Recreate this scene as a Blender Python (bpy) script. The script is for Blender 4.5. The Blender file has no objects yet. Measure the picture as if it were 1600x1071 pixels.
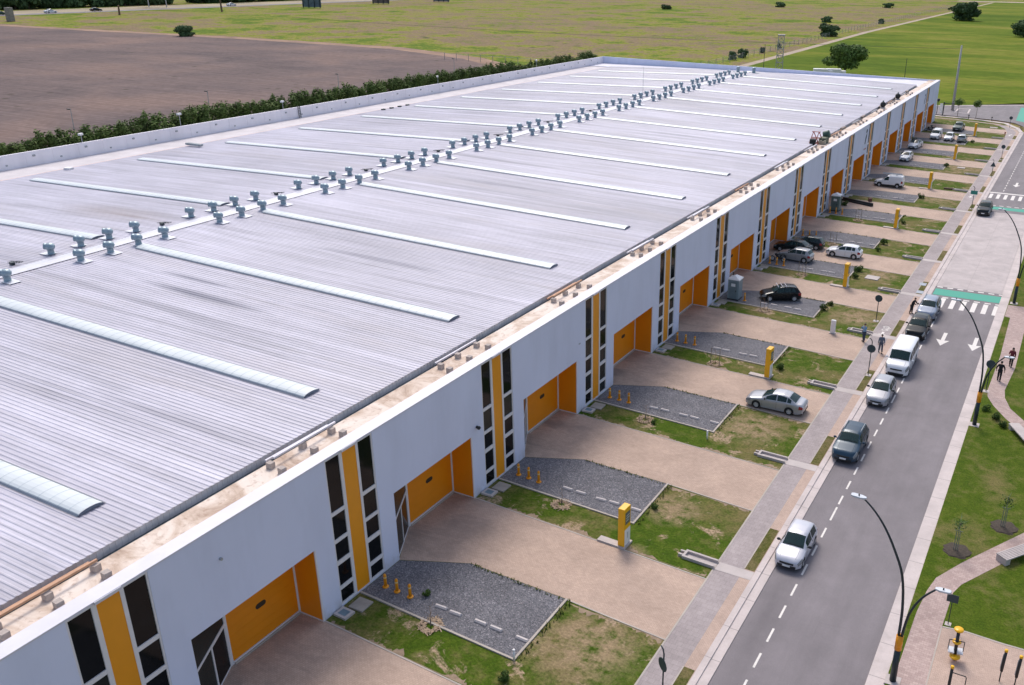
import bpy, bmesh, math, random
from mathutils import Vector, Matrix
rnd = random.Random(7)
R = math.radians
SC = bpy.context.scene
COL = SC.collection
ORD = ['zeroth','first','second','third','fourth','fifth','sixth','seventh','eighth','ninth','tenth',
       'eleventh','twelfth','thirteenth','fourteenth','fifteenth','sixteenth','seventeenth','eighteenth','nineteenth','twentieth']
def nth(n):
    if n < len(ORD): return ORD[n]
    tens = {2:'twenty',3:'thirty',4:'forty',5:'fifty',6:'sixty',7:'seventy',8:'eighty',9:'ninety'}
    tth = {2:'twentieth',3:'thirtieth',4:'fortieth',5:'fiftieth',6:'sixtieth',7:'seventieth',8:'eightieth',9:'ninetieth'}
    if n < 100:
        return tth[n//10] if n % 10 == 0 else tens[n//10] + '-' + ORD[n % 10]
    return 'hundred and ' + nth(n-100) if n > 100 else 'hundredth'

# ------------------------------------------------------------------ materials
MATS = {}
def node_mat(name):
    m = bpy.data.materials.new(name); m.use_nodes = True
    nt = m.node_tree; b = nt.nodes['Principled BSDF']
    return m, nt, b
def pos(nt, scale=(1,1,1), rot=0.0, obj=True):
    t = nt.nodes.new('ShaderNodeTexCoord'); mp = nt.nodes.new('ShaderNodeMapping')
    mp.inputs['Scale'].default_value = scale; mp.inputs['Rotation'].default_value = (0,0,rot)
    nt.links.new(t.outputs['Object'], mp.inputs['Vector'])
    return mp.outputs['Vector']
def noise(nt, vec, scale, detail=4, rough=0.55, dist=0.0):
    n = nt.nodes.new('ShaderNodeTexNoise'); n.inputs['Scale'].default_value = scale
    n.inputs['Detail'].default_value = detail; n.inputs['Roughness'].default_value = rough
    n.inputs['Distortion'].default_value = dist
    nt.links.new(vec, n.inputs['Vector']); return n.outputs['Fac']
def voro(nt, vec, scale, out='Color', feature='F1'):
    n = nt.nodes.new('ShaderNodeTexVoronoi'); n.inputs['Scale'].default_value = scale; n.feature = feature
    nt.links.new(vec, n.inputs['Vector']); return n.outputs[out]
def ramp(nt, fac, stops, interp='LINEAR'):
    r = nt.nodes.new('ShaderNodeValToRGB'); r.color_ramp.interpolation = interp
    els = r.color_ramp.elements
    while len(els) < len(stops): els.new(0.5)
    for e, (p, c) in zip(els, stops):
        e.position = p; e.color = (c if len(c) == 4 else (*c, 1)) if not isinstance(c, (int, float)) else (c, c, c, 1)
    nt.links.new(fac, r.inputs['Fac']); return r.outputs['Color']
def mix(nt, fac, a, b, mode='MIX'):
    m = nt.nodes.new('ShaderNodeMix'); m.data_type = 'RGBA'; m.blend_type = mode; m.clamp_factor = True
    def put(sock, v):
        if isinstance(v, bpy.types.NodeSocket): nt.links.new(v, sock)
        elif isinstance(v, (int, float)): sock.default_value = v
        else: sock.default_value = (*v, 1) if len(v) == 3 else v
    put(m.inputs[0], fac); put(m.inputs[6], a); put(m.inputs[7], b)
    return m.outputs[2]
def math_(nt, op, a, b=0.0, c=None):
    n = nt.nodes.new('ShaderNodeMath'); n.operation = op
    for i, v in enumerate([a, b] + ([c] if c is not None else [])):
        if isinstance(v, bpy.types.NodeSocket): nt.links.new(v, n.inputs[i])
        else: n.inputs[i].default_value = v
    return n.outputs[0]
def sep(nt, vec):
    s = nt.nodes.new('ShaderNodeSeparateXYZ'); nt.links.new(vec, s.inputs[0]); return s.outputs
def bump(nt, b, h, strength=0.3, dist=0.02):
    n = nt.nodes.new('ShaderNodeBump'); n.inputs['Strength'].default_value = strength; n.inputs['Distance'].default_value = dist
    nt.links.new(h, n.inputs['Height']); nt.links.new(n.outputs['Normal'], b.inputs['Normal'])
def base(nt, b, col): nt.links.new(col, b.inputs['Base Color'])

def plain(name, col, rough=0.6, metal=0.0, var=0.12, scale=1.5, coat=0.0, spec=None, fine=0.0):
    """A painted / cast surface: a base colour with soft mottling and a little grain."""
    if name in MATS: return MATS[name]
    m, nt, b = node_mat(name)
    v = pos(nt)
    n = noise(nt, v, scale, 5, 0.6)
    lo = tuple(max(0, c*(1-var)) for c in col); hi = tuple(min(1, c*(1+var)) for c in col)
    c = ramp(nt, n, [(0.3, lo), (0.7, hi)])
    if fine:
        n2 = noise(nt, v, scale*22, 2, 0.7)
        c = mix(nt, 1.0, c, ramp(nt, n2, [(0.3, 1-fine), (0.7, 1.0)]), 'MULTIPLY')
    base(nt, b, c)
    b.inputs['Roughness'].default_value = rough; b.inputs['Metallic'].default_value = metal
    if coat: b.inputs['Coat Weight'].default_value = coat; b.inputs['Coat Roughness'].default_value = 0.06
    if spec is not None: b.inputs['Specular IOR Level'].default_value = spec
    MATS[name] = m; return m

def grass_mat(name, greens, dry, dryness=0.5, patch=0.28, fine=14.0, soil=(0.30,0.20,0.14), soil_lo=0.66, worn=()):
    m, nt, b = node_mat(name); v = pos(nt)
    n1 = noise(nt, v, patch, 6, 0.65, 0.4)
    n2 = noise(nt, v, patch*6.5, 5, 0.65)
    n3 = noise(nt, v, fine, 3, 0.7)
    c = ramp(nt, n2, [(0.25, greens[0]), (0.5, greens[1]), (0.75, greens[2])])
    dmask = ramp(nt, math_(nt, 'ADD', math_(nt, 'MULTIPLY', n1, 0.72), math_(nt, 'MULTIPLY', n2, 0.28)), [(dryness-0.05, 0.0), (dryness+0.09, 1.0)])
    c = mix(nt, math_(nt, 'MULTIPLY', dmask, 0.85), c, dry)
    n4 = noise(nt, v, patch*2.3, 7, 0.72, 0.6)
    smask = ramp(nt, n4, [(soil_lo, 0.0), (soil_lo+0.07, 1.0)])
    c = mix(nt, math_(nt, 'MULTIPLY', smask, ramp(nt, n3, [(0.3, 0.45), (0.6, 1.0)])), c, soil)
    for (wx, wy, wr_) in worn:                       # bare, dried-out areas
        vd = nt.nodes.new('ShaderNodeVectorMath'); vd.operation = 'DISTANCE'; nt.links.new(v, vd.inputs[0]); vd.inputs[1].default_value = (wx, wy, 0)
        wm = math_(nt, 'MULTIPLY', ramp(nt, math_(nt, 'DIVIDE', vd.outputs['Value'], wr_), [(0.35, 1.0), (1.0, 0.0)]), ramp(nt, n2, [(0.36, 0.0), (0.56, 0.9)]))
        c = mix(nt, wm, c, (0.34,0.245,0.15))
    c = mix(nt, 1.0, c, ramp(nt, n3, [(0.25, 0.52), (0.75, 1.30)]), 'MULTIPLY')
    base(nt, b, c); b.inputs['Roughness'].default_value = 0.95; b.inputs['Specular IOR Level'].default_value = 0.1
    bump(nt, b, n3, 0.7, 0.08)
    MATS[name] = m; return m

# lawns (near), far fields, dirt
M_LAWN = grass_mat('lawn', [(0.040,0.082,0.006),(0.068,0.112,0.009),(0.115,0.145,0.020)], (0.205,0.160,0.070), 0.505, 0.16, 5.5, (0.42,0.30,0.205), 0.56, ((15.3,11.5,4.2),(15.0,43.0,3.6),(13.2,20.6,2.0),(14.0,27.5,2.5),(16.5,75,3.5),(15.5,92,3.0),(15.0,141.5,4.5),(15.5,172.5,5.5)))
M_PARK = grass_mat('park_grass', [(0.048,0.088,0.006),(0.076,0.115,0.009),(0.118,0.145,0.020)], (0.190,0.158,0.062), 0.545, 0.16, 7.0, (0.33,0.25,0.16), 0.70)
M_VERGE = grass_mat('verge_grass', [(0.062,0.078,0.018),(0.10,0.105,0.026),(0.15,0.14,0.045)], (0.20,0.16,0.075), 0.47, 0.5, 10.0, (0.31,0.22,0.15), 0.62)
def field_mat(name, stops, s1, s2, fine, stretch=(1,1,1), spots=None):
    m, nt, b = node_mat(name); v = pos(nt, stretch)
    n1 = noise(nt, v, s1, 10, 0.72, 0.3); n2 = noise(nt, v, s2, 8, 0.75); n3 = noise(nt, v, fine, 3, 0.75)
    f = math_(nt, 'ADD', math_(nt, 'MULTIPLY', n1, 0.62), math_(nt, 'MULTIPLY', n2, 0.38))
    f = math_(nt, 'MULTIPLY_ADD', f, 1.45, -0.225)
    n0 = noise(nt, pos(nt, (0.8,1.0,1)), 0.0065, 4, 0.6, 0.6)          # broad drifts of greener and drier growth
    f = math_(nt, 'ADD', f, math_(nt, 'MULTIPLY_ADD', n0, 0.62, -0.31))
    c = ramp(nt, f, stops)
    c = mix(nt, 1.0, c, ramp(nt, n3, [(0.28, 0.66), (0.72, 1.25)]), 'MULTIPLY')
    if spots:
        v2 = pos(nt)
        d = voro(nt, v2, spots[0], 'Distance'); k = noise(nt, v2, spots[0]*0.35, 3)
        msk = math_(nt, 'MULTIPLY', ramp(nt, d, [(0.08, 1.0), (0.20, 0.0)]), ramp(nt, k, [(0.47, 0.0), (0.56, 1.0)]))
        c = mix(nt, math_(nt, 'MULTIPLY', msk, spots[2]), c, spots[1])
    base(nt, b, c); b.inputs['Roughness'].default_value = 1.0; b.inputs['Specular IOR Level'].default_value = 0.05
    MATS[name] = m; return m
M_MEADOW = field_mat('dry_meadow', [(0.34,(0.085,0.145,0.018)),(0.43,(0.140,0.185,0.024)),(0.475,(0.265,0.255,0.044)),(0.51,(0.205,0.170,0.075)),(0.545,(0.245,0.172,0.115)),(0.60,(0.215,0.158,0.100)),(0.64,(0.125,0.170,0.026)),(0.72,(0.265,0.250,0.044))], 0.030, 0.30, 0.9, (1,0.9,1), (0.075,(0.030,0.065,0.012),0.9))
M_MOWN = field_mat('mown_field', [(0.33,(0.070,0.118,0.009)),(0.46,(0.105,0.152,0.013)),(0.55,(0.150,0.180,0.020)),(0.68,(0.215,0.205,0.042))], 0.022, 0.10, 0.7, (0.30,1.0,1))
def plowed_mat():
    m, nt, b = node_mat('plowed_soil'); v = pos(nt)
    n1 = noise(nt, v, 0.022, 6, 0.6, 0.4); n2 = noise(nt, v, 0.5, 5, 0.7)
    v2 = pos(nt, (0.03, 1.0, 1), 0.04); n3 = noise(nt, v2, 1.1, 4, 0.6)
    c = ramp(nt, n1, [(0.34,(0.135,0.108,0.108)),(0.50,(0.180,0.137,0.130)),(0.66,(0.228,0.162,0.142))])
    c = mix(nt, 1.0, c, ramp(nt, n3, [(0.3, 0.78), (0.7, 1.14)]), 'MULTIPLY')
    c = mix(nt, 1.0, c, ramp(nt, n2, [(0.3, 0.82), (0.7, 1.14)]), 'MULTIPLY')
    d = voro(nt, v, 0.13, 'Distance'); k = noise(nt, v, 0.035, 4)
    msk = math_(nt, 'MULTIPLY', ramp(nt, d, [(0.06, 1.0), (0.19, 0.0)]), ramp(nt, k, [(0.46, 0.0), (0.56, 1.0)]))
    c = mix(nt, math_(nt, 'MULTIPLY', msk, 0.8), c, (0.075,0.062,0.045))
    base(nt, b, c); b.inputs['Roughness'].default_value = 1.0; b.inputs['Specular IOR Level'].default_value = 0.05
    bump(nt, b, n2, 0.5, 0.15); return m
M_PLOW = plowed_mat()
M_TRACK = plain('track_dirt', (0.42,0.33,0.25), 1.0, var=0.2, scale=0.2, fine=0.2)

def asphalt_mat(name, col):
    m, nt, b = node_mat(name); v = pos(nt)
    n1 = noise(nt, pos(nt, (0.6, 0.07, 1)), 0.8, 5, 0.6)     # tyre-worn lanes run along the road
    n2 = noise(nt, v, 0.35, 6, 0.65, 0.3); n3 = noise(nt, v, 40, 2, 0.8)
    lo = tuple(c*0.86 for c in col); hi = tuple(c*1.15 for c in col)
    c = ramp(nt, n1, [(0.3, lo), (0.7, hi)])
    c = mix(nt, 1.0, c, ramp(nt, n2, [(0.3, 0.88), (0.7, 1.10)]), 'MULTIPLY')
    c = mix(nt, 1.0, c, ramp(nt, n3, [(0.3, 0.72), (0.7, 1.22)]), 'MULTIPLY')
    # hairline cracks
    e = voro(nt, pos(nt, (0.16, 0.05, 1)), 1.0, 'Distance', 'DISTANCE_TO_EDGE')
    k = noise(nt, v, 0.12, 3)
    msk = math_(nt, 'MULTIPLY', ramp(nt, e, [(0.0, 1.0), (0.003, 0.0)]), ramp(nt, k, [(0.54, 0.0), (0.62, 0.35)]))
    c = mix(nt, msk, c, (0.08,0.075,0.075))
    base(nt, b, c); b.inputs['Roughness'].default_value = 0.85
    bump(nt, b, n3, 0.35, 0.01); MATS[name] = m; return m
M_ASPH = asphalt_mat('asphalt', (0.200,0.177,0.186))
M_ASPH2 = asphalt_mat('asphalt_street', (0.20,0.18,0.185))

def slab_mat(name, col, jx=0.0, jy=3.0, var=0.14, stain=(0.42,0.33,0.27), jdark=0.35):
    """Cast concrete with joints every jx / jy metres, blotches and stains."""
    m, nt, b = node_mat(name); v = pos(nt)
    n1 = noise(nt, v, 0.45, 6, 0.65, 0.5); n2 = noise(nt, v, 4.0, 4, 0.6); n3 = noise(nt, v, 45, 2, 0.7)
    c = ramp(nt, n1, [(0.3, tuple(x*(1-var) for x in col)), (0.7, tuple(min(1, x*(1+var)) for x in col))])
    c = mix(nt, ramp(nt, n2, [(0.55, 0.0), (0.75, 0.3)]), c, stain)
    c = mix(nt, 1.0, c, ramp(nt, n3, [(0.3, 0.88), (0.7, 1.08)]), 'MULTIPLY')
    s = sep(nt, v)
    for ax, j in ((0, jx), (1, jy)):
        if j:
            fr = math_(nt, 'FRACT', math_(nt, 'DIVIDE', s[ax], j))
            ln = math_(nt, 'LESS_THAN', math_(nt, 'ABSOLUTE', math_(nt, 'SUBTRACT', fr, 0.5)), 0.022/j)
            c = mix(nt, math_(nt, 'MULTIPLY', ln, 0.75), c, tuple(x*jdark for x in col))
    base(nt, b, c); b.inputs['Roughness'].default_value = 0.85
    bump(nt, b, n3, 0.2, 0.01); MATS[name] = m; return m
M_CONC = slab_mat('kerb_concrete', (0.55,0.475,0.455), 0, 3.1)
M_CONCROAD = slab_mat('concrete_road', (0.47,0.41,0.40), 4.1, 5.2, 0.17, (0.40,0.31,0.26), 0.72)
M_CAST = slab_mat('cast_concrete', (0.50,0.44,0.42), 0, 0)
M_EDGE = slab_mat('edging_concrete', (0.44,0.385,0.34), 0, 0)

def paver_mat(name, cols, bx=0.22, by=0.11, rot=0.0, mort=0.62, stain=False):
    m, nt, b = node_mat(name); v = pos(nt, (1,1,1), rot)
    br = nt.nodes.new('ShaderNodeTexBrick'); nt.links.new(v, br.inputs['Vector'])
    br.inputs['Scale'].default_value = 1.0; br.inputs['Brick Width'].default_value = bx; br.inputs['Row Height'].default_value = by
    br.inputs['Mortar Size'].default_value = 0.006; br.inputs['Mortar Smooth'].default_value = 0.2
    br.inputs['Color1'].default_value = (*cols[0],1); br.inputs['Color2'].default_value = (*cols[1],1)
    br.inputs['Mortar'].default_value = (*[x*mort for x in cols[0]],1)
    n1 = noise(nt, v, 0.28, 6, 0.62, 0.5); n2 = noise(nt, v, 2.2, 5, 0.7); n3 = noise(nt, v, 26, 2, 0.7)
    c = mix(nt, 1.0, br.outputs['Color'], ramp(nt, n1, [(0.3, 0.86), (0.7, 1.12)]), 'MULTIPLY')
    c = mix(nt, 1.0, c, ramp(nt, n2, [(0.3, 0.92), (0.7, 1.07)]), 'MULTIPLY')
    c = mix(nt, 1.0, c, ramp(nt, n3, [(0.3, 0.86), (0.7, 1.12)]), 'MULTIPLY')
    # pale scuffs
    n4 = noise(nt, v, 0.8, 5, 0.75, 1.0)
    c = mix(nt, ramp(nt, n4, [(0.66, 0.0), (0.78, 0.35)]), c, tuple(min(1, x*1.45) for x in cols[1]))
    if stain:                                       # oily tyre marks, with the shading near the doors painted in
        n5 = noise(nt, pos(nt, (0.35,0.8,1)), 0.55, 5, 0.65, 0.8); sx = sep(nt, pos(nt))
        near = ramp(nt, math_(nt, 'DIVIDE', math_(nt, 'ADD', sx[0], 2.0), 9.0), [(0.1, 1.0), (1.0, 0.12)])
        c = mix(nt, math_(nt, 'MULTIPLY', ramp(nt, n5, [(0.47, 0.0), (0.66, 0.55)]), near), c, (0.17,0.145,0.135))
    base(nt, b, c); b.inputs['Roughness'].default_value = 0.9; MATS[name] = m; return m
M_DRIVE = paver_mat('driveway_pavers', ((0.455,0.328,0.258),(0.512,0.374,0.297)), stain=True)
M_WALK = paver_mat('grey_pavers', ((0.335,0.285,0.282),(0.375,0.32,0.315)), 0.4, 0.4)
M_PINK = paver_mat('pink_pavers', ((0.465,0.338,0.275),(0.505,0.370,0.302)), 0.2, 0.1)
M_PATH = paver_mat('path_pavers', ((0.375,0.272,0.248),(0.465,0.350,0.315)), 0.3, 0.2)

def gravel_mat():
    m, nt, b = node_mat('grey_gravel'); v = pos(nt)
    c1 = voro(nt, v, 13, 'Color'); n1 = noise(nt, v, 0.4, 5, 0.6)
    g = nt.nodes.new('ShaderNodeSeparateColor'); nt.links.new(c1, g.inputs[0])
    c = ramp(nt, g.outputs[0], [(0.0,(0.080,0.080,0.090)),(0.5,(0.140,0.137,0.152)),(0.85,(0.178,0.170,0.186)),(1.0,(0.29,0.27,0.29))])
    c = mix(nt, 1.0, c, ramp(nt, n1, [(0.3, 0.82), (0.7, 1.18)]), 'MULTIPLY')
    n2 = noise(nt, v, 1.5, 4, 0.6); c = mix(nt, ramp(nt, n2, [(0.62,0.0),(0.75,0.35)]), c, (0.20,0.16,0.145))
    base(nt, b, c); b.inputs['Roughness'].default_value = 0.95
    d = voro(nt, v, 13, 'Distance'); bump(nt, b, d, 0.8, 0.03); return m
M_GRAVEL = gravel_mat()

def roof_mat():
    m, nt, b = node_mat('galvanised_roof_sheet'); v = pos(nt)
    s = sep(nt, v)
    # sheets 1.05 m wide, each a little different; sheet laps along the slope
    wn = nt.nodes.new('ShaderNodeTexWhiteNoise'); wn.noise_dimensions = '1D'
    nt.links.new(math_(nt, 'FLOOR', math_(nt, 'DIVIDE', s[1], 1.05)), wn.inputs['W'])
    c = ramp(nt, wn.outputs['Value'], [(0.0,(0.475,0.450,0.525)),(1.0,(0.545,0.518,0.597))])
    # long run-off streaks down the slope
    n1 = noise(nt, pos(nt, (0.03, 1.1, 1)), 1.0, 6, 0.62, 0.2)
    c = mix(nt, 1.0, c, ramp(nt, n1, [(0.27, 0.70), (0.43, 0.95), (0.60, 1.04), (0.76, 1.22)]), 'MULTIPLY')
    n2 = noise(nt, pos(nt, (0.05, 0.09, 1)), 0.7, 5, 0.6)
    c = mix(nt, 1.0, c, ramp(nt, n2, [(0.3, 0.80), (0.5, 0.98), (0.7, 1.16)]), 'MULTIPLY')
    n3 = noise(nt, v, 1.6, 5, 0.7)
    c = mix(nt, 1.0, c, ramp(nt, n3, [(0.3, 0.94), (0.7, 1.05)]), 'MULTIPLY')
    # dark dirt streaks, few and elongated
    n6 = noise(nt, pos(nt, (0.10, 3.2, 1)), 1.0, 4, 0.6)
    c = mix(nt, 1.0, c, ramp(nt, n6, [(0.3, 0.80), (0.5, 1.0), (0.72, 1.10)]), 'MULTIPLY')
    n7 = noise(nt, pos(nt, (0.06, 0.35, 1)), 0.6, 5, 0.65)
    c = mix(nt, ramp(nt, n7, [(0.52, 0.0), (0.70, 0.42)]), c, (0.40,0.355,0.365))
    n4 = noise(nt, pos(nt, (0.055, 0.9, 1)), 0.55, 3, 0.5)
    n5 = noise(nt, pos(nt, (0.02, 0.03, 1)), 1.0, 2, 0.5)
    ms = math_(nt, 'MULTIPLY', ramp(nt, n4, [(0.60, 0.0), (0.72, 1.0)]), ramp(nt, n5, [(0.42, 0.25), (0.58, 0.9)]))
    c = mix(nt, ms, c, (0.30,0.285,0.34))
    # a brownish stain beyond the ridge
    vs = nt.nodes.new('ShaderNodeVectorMath'); vs.operation = 'DISTANCE'
    mp = pos(nt, (0.085, 0.30, 0.0)); nt.links.new(mp, vs.inputs[0]); vs.inputs[1].default_value = (-59*0.085, 37.5*0.30, 0)
    st = math_(nt, 'MULTIPLY', ramp(nt, vs.outputs['Value'], [(0.25, 0.75), (0.95, 0.0)]), ramp(nt, n1, [(0.3, 1.0), (0.7, 0.35)]))
    c = mix(nt, st, c, (0.26,0.20,0.185))
    for (sx_, sy_, lx, ly, a_) in ((-28.5,22.9,8.5,0.75,0.95),(-32,25.5,5.5,0.5,0.85),(-22,38.5,9,0.9,0.55),(-30,71,10,0.7,0.5),(-68,122,9,1.6,0.5),(-25,118,9,0.8,0.4)):   # long dark dirt streaks
        vs2 = nt.nodes.new('ShaderNodeVectorMath'); vs2.operation = 'DISTANCE'; nt.links.new(pos(nt, (1/lx, 1/ly, 0.0)), vs2.inputs[0]); vs2.inputs[1].default_value = (sx_/lx, sy_/ly, 0)
        c = mix(nt, math_(nt, 'MULTIPLY', ramp(nt, vs2.outputs['Value'], [(0.35, a_), (1.0, 0.0)]), ramp(nt, n6, [(0.3, 1.0), (0.6, 0.75)])), c, (0.12,0.12,0.175))
    base(nt, b, c)
    b.inputs['Metallic'].default_value = 0.0; b.inputs['Roughness'].default_value = 0.5
    return m
M_ROOF = roof_mat()
def sky_mat():
    m, nt, b = node_mat('skylight_plastic'); v = pos(nt)
    n = noise(nt, pos(nt,(0.5,1,1)), 0.8, 4); base(nt, b, ramp(nt, n, [(0.3,(0.56,0.60,0.62)),(0.7,(0.65,0.69,0.70))]))
    b.inputs['Roughness'].default_value = 0.35; return m
M_SKYL = sky_mat()
def ledge_mat():
    m, nt, b = node_mat('ledge_screed'); v = pos(nt)
    n1 = noise(nt, v, 0.35, 7, 0.65, 0.7); n2 = noise(nt, v, 2.4, 5, 0.7)
    c = ramp(nt, n1, [(0.34,(0.36,0.25,0.19)),(0.45,(0.58,0.45,0.36)),(0.56,(0.74,0.63,0.55)),(0.7,(0.80,0.71,0.64))])
    c = mix(nt, ramp(nt, n2, [(0.54,0.0),(0.68,0.6)]), c, (0.36,0.22,0.15))
    base(nt, b, c); b.inputs['Roughness'].default_value = 0.9; return m
M_LEDGE = ledge_mat()
def stucco_mat(name, col):
    m, nt, b = node_mat(name); v = pos(nt)
    n1 = noise(nt, pos(nt, (1,0.5,0.12)), 0.8, 5, 0.6); n2 = noise(nt, v, 0.15, 4); n3 = noise(nt, v, 60, 2)
    c = ramp(nt, n1, [(0.22, tuple(x*0.90 for x in col)), (0.55, col)])
    c = mix(nt, 1.0, c, ramp(nt, n2, [(0.3, 0.965), (0.7, 1.03)]), 'MULTIPLY')
    s = sep(nt, v)                                  # splash dirt along the foot of the wall
    nb = noise(nt, pos(nt, (1,1,0.6)), 1.1, 5, 0.7)
    foot = math_(nt, 'MULTIPLY', ramp(nt, math_(nt, 'DIVIDE', s[2], 1.2), [(0.05, 1.0), (0.9, 0.0)]), ramp(nt, nb, [(0.38, 0.0), (0.62, 0.6)]))
    c = mix(nt, foot, c, (0.42,0.36,0.32))
    base(nt, b, c); b.inputs['Roughness'].default_value = 0.7; bump(nt, b, n3, 0.1, 0.005); return m
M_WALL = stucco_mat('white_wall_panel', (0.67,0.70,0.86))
M_CAP = plain('white_coping', (0.64,0.62,0.68), 0.45, var=0.07, scale=0.6)
M_FRAME = plain('white_frame', (0.72,0.69,0.70), 0.45, var=0.05)
M_ORANGE = plain('orange_panel', (0.80,0.255,0.003), 0.42, var=0.05, scale=0.5)
M_AMBER = plain('amber_panel', (0.80,0.300,0.004), 0.38, var=0.04, scale=0.5)
M_YEL = plain('sign_yellow', (0.83,0.43,0.004), 0.35, var=0.05)
def glass(name, col, rough=0.07):
    m, nt, b = node_mat(name); v = pos(nt)
    n = noise(nt, v, 0.6, 3); base(nt, b, ramp(nt, n, [(0.3, tuple(c*0.7 for c in col)), (0.7, tuple(c*1.3 for c in col))]))
    b.inputs['Roughness'].default_value = rough; b.inputs['Specular IOR Level'].default_value = 0.16; return m
M_GLASS = glass('black_window_glass', (0.006,0.007,0.009))
M_GLASS2 = glass('grey_window_glass', (0.020,0.023,0.022), 0.2)
def car_glass():
    m, nt, b = node_mat('car_glass'); b.inputs['Base Color'].default_value = (0.022,0.050,0.050,1); b.inputs['Roughness'].default_value = 0.04
    t = nt.nodes.new('ShaderNodeBsdfTransparent'); t.inputs['Color'].default_value = (0.42,0.58,0.56,1)
    mx = nt.nodes.new('ShaderNodeMixShader'); mx.inputs[0].default_value = 0.68
    nt.links.new(t.outputs[0], mx.inputs[1]); nt.links.new(b.outputs[0], mx.inputs[2]); nt.links.new(mx.outputs[0], nt.nodes['Material Output'].inputs['Surface']); return m
M_CARGLASS = car_glass()
M_DARK = plain('black_plastic', (0.018,0.020,0.022), 0.6)
M_TYRE = plain('tyre_rubber', (0.022,0.022,0.024), 0.85)
M_RIM = plain('alloy_rim', (0.55,0.55,0.57), 0.4, 0.3)
M_STEEL = plain('dark_steel', (0.018,0.032,0.040), 0.45, 0.2)
M_GALV = plain('galvanised_steel', (0.40,0.42,0.44), 0.5, 0.5)
M_VENT = plain('vent_zinc', (0.27,0.35,0.40), 0.38, 0.3, var=0.12, scale=3)
M_VENTDK = plain('vent_mouth', (0.035,0.045,0.05), 0.6)
M_WHITE = plain('white_paint', (0.78,0.76,0.76), 0.5, var=0.06)
def marking_mat(name, col, worn):
    m, nt, b = node_mat(name); v = pos(nt)
    n = noise(nt, v, 3.0, 6, 0.75); n2 = noise(nt, v, 25, 2)
    c = mix(nt, ramp(nt, n, [(0.56, 0.0), (0.72, worn)]), col, (0.20,0.18,0.18))
    c = mix(nt, 1.0, c, ramp(nt, n2, [(0.3, 0.86), (0.7, 1.05)]), 'MULTIPLY')
    base(nt, b, c); b.inputs['Roughness'].default_value = 0.7; return m
M_MARK = marking_mat('road_paint_white', (0.74,0.69,0.65), 0.5)
M_TEAL = marking_mat('road_paint_teal', (0.045,0.34,0.245), 0.35)
M_BARK = plain('bark', (0.115,0.085,0.06), 0.95, var=0.3, scale=6)
M_SOIL = plain('mulch_soil', (0.065,0.050,0.038), 1.0, var=0.3, scale=8)
def leaf_mat(name, a, bcol):
    m, nt, b = node_mat(name)
    oi = nt.nodes.new('ShaderNodeObjectInfo')
    v = pos(nt); n = noise(nt, v, 0.7, 3); n2 = noise(nt, v, 5.0, 2)
    c = ramp(nt, math_(nt, 'ADD', math_(nt,'MULTIPLY',n,0.6), math_(nt,'MULTIPLY',n2,0.4)), [(0.33, a), (0.66, bcol)])
    c = mix(nt, 1.0, c, ramp(nt, oi.outputs['Random'], [(0.0, 0.78), (1.0, 1.22)]), 'MULTIPLY')
    base(nt, b, c); b.inputs['Roughness'].default_value = 0.8; b.inputs['Specular IOR Level'].default_value = 0.2
    MATS[name] = m; return m
M_HEDGE = leaf_mat('conifer_leaf', (0.048,0.088,0.020), (0.155,0.205,0.055))
M_LEAF = leaf_mat('tree_leaf', (0.055,0.105,0.026), (0.145,0.220,0.055))
M_FARLEAF = leaf_mat('far_tree_leaf', (0.042,0.080,0.034), (0.095,0.150,0.060))
M_SHRUB = leaf_mat('shrub_leaf', (0.030,0.065,0.012), (0.075,0.125,0.022))
M_TUFT = leaf_mat('tuft_blade', (0.110,0.150,0.022), (0.210,0.230,0.060))

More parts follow.
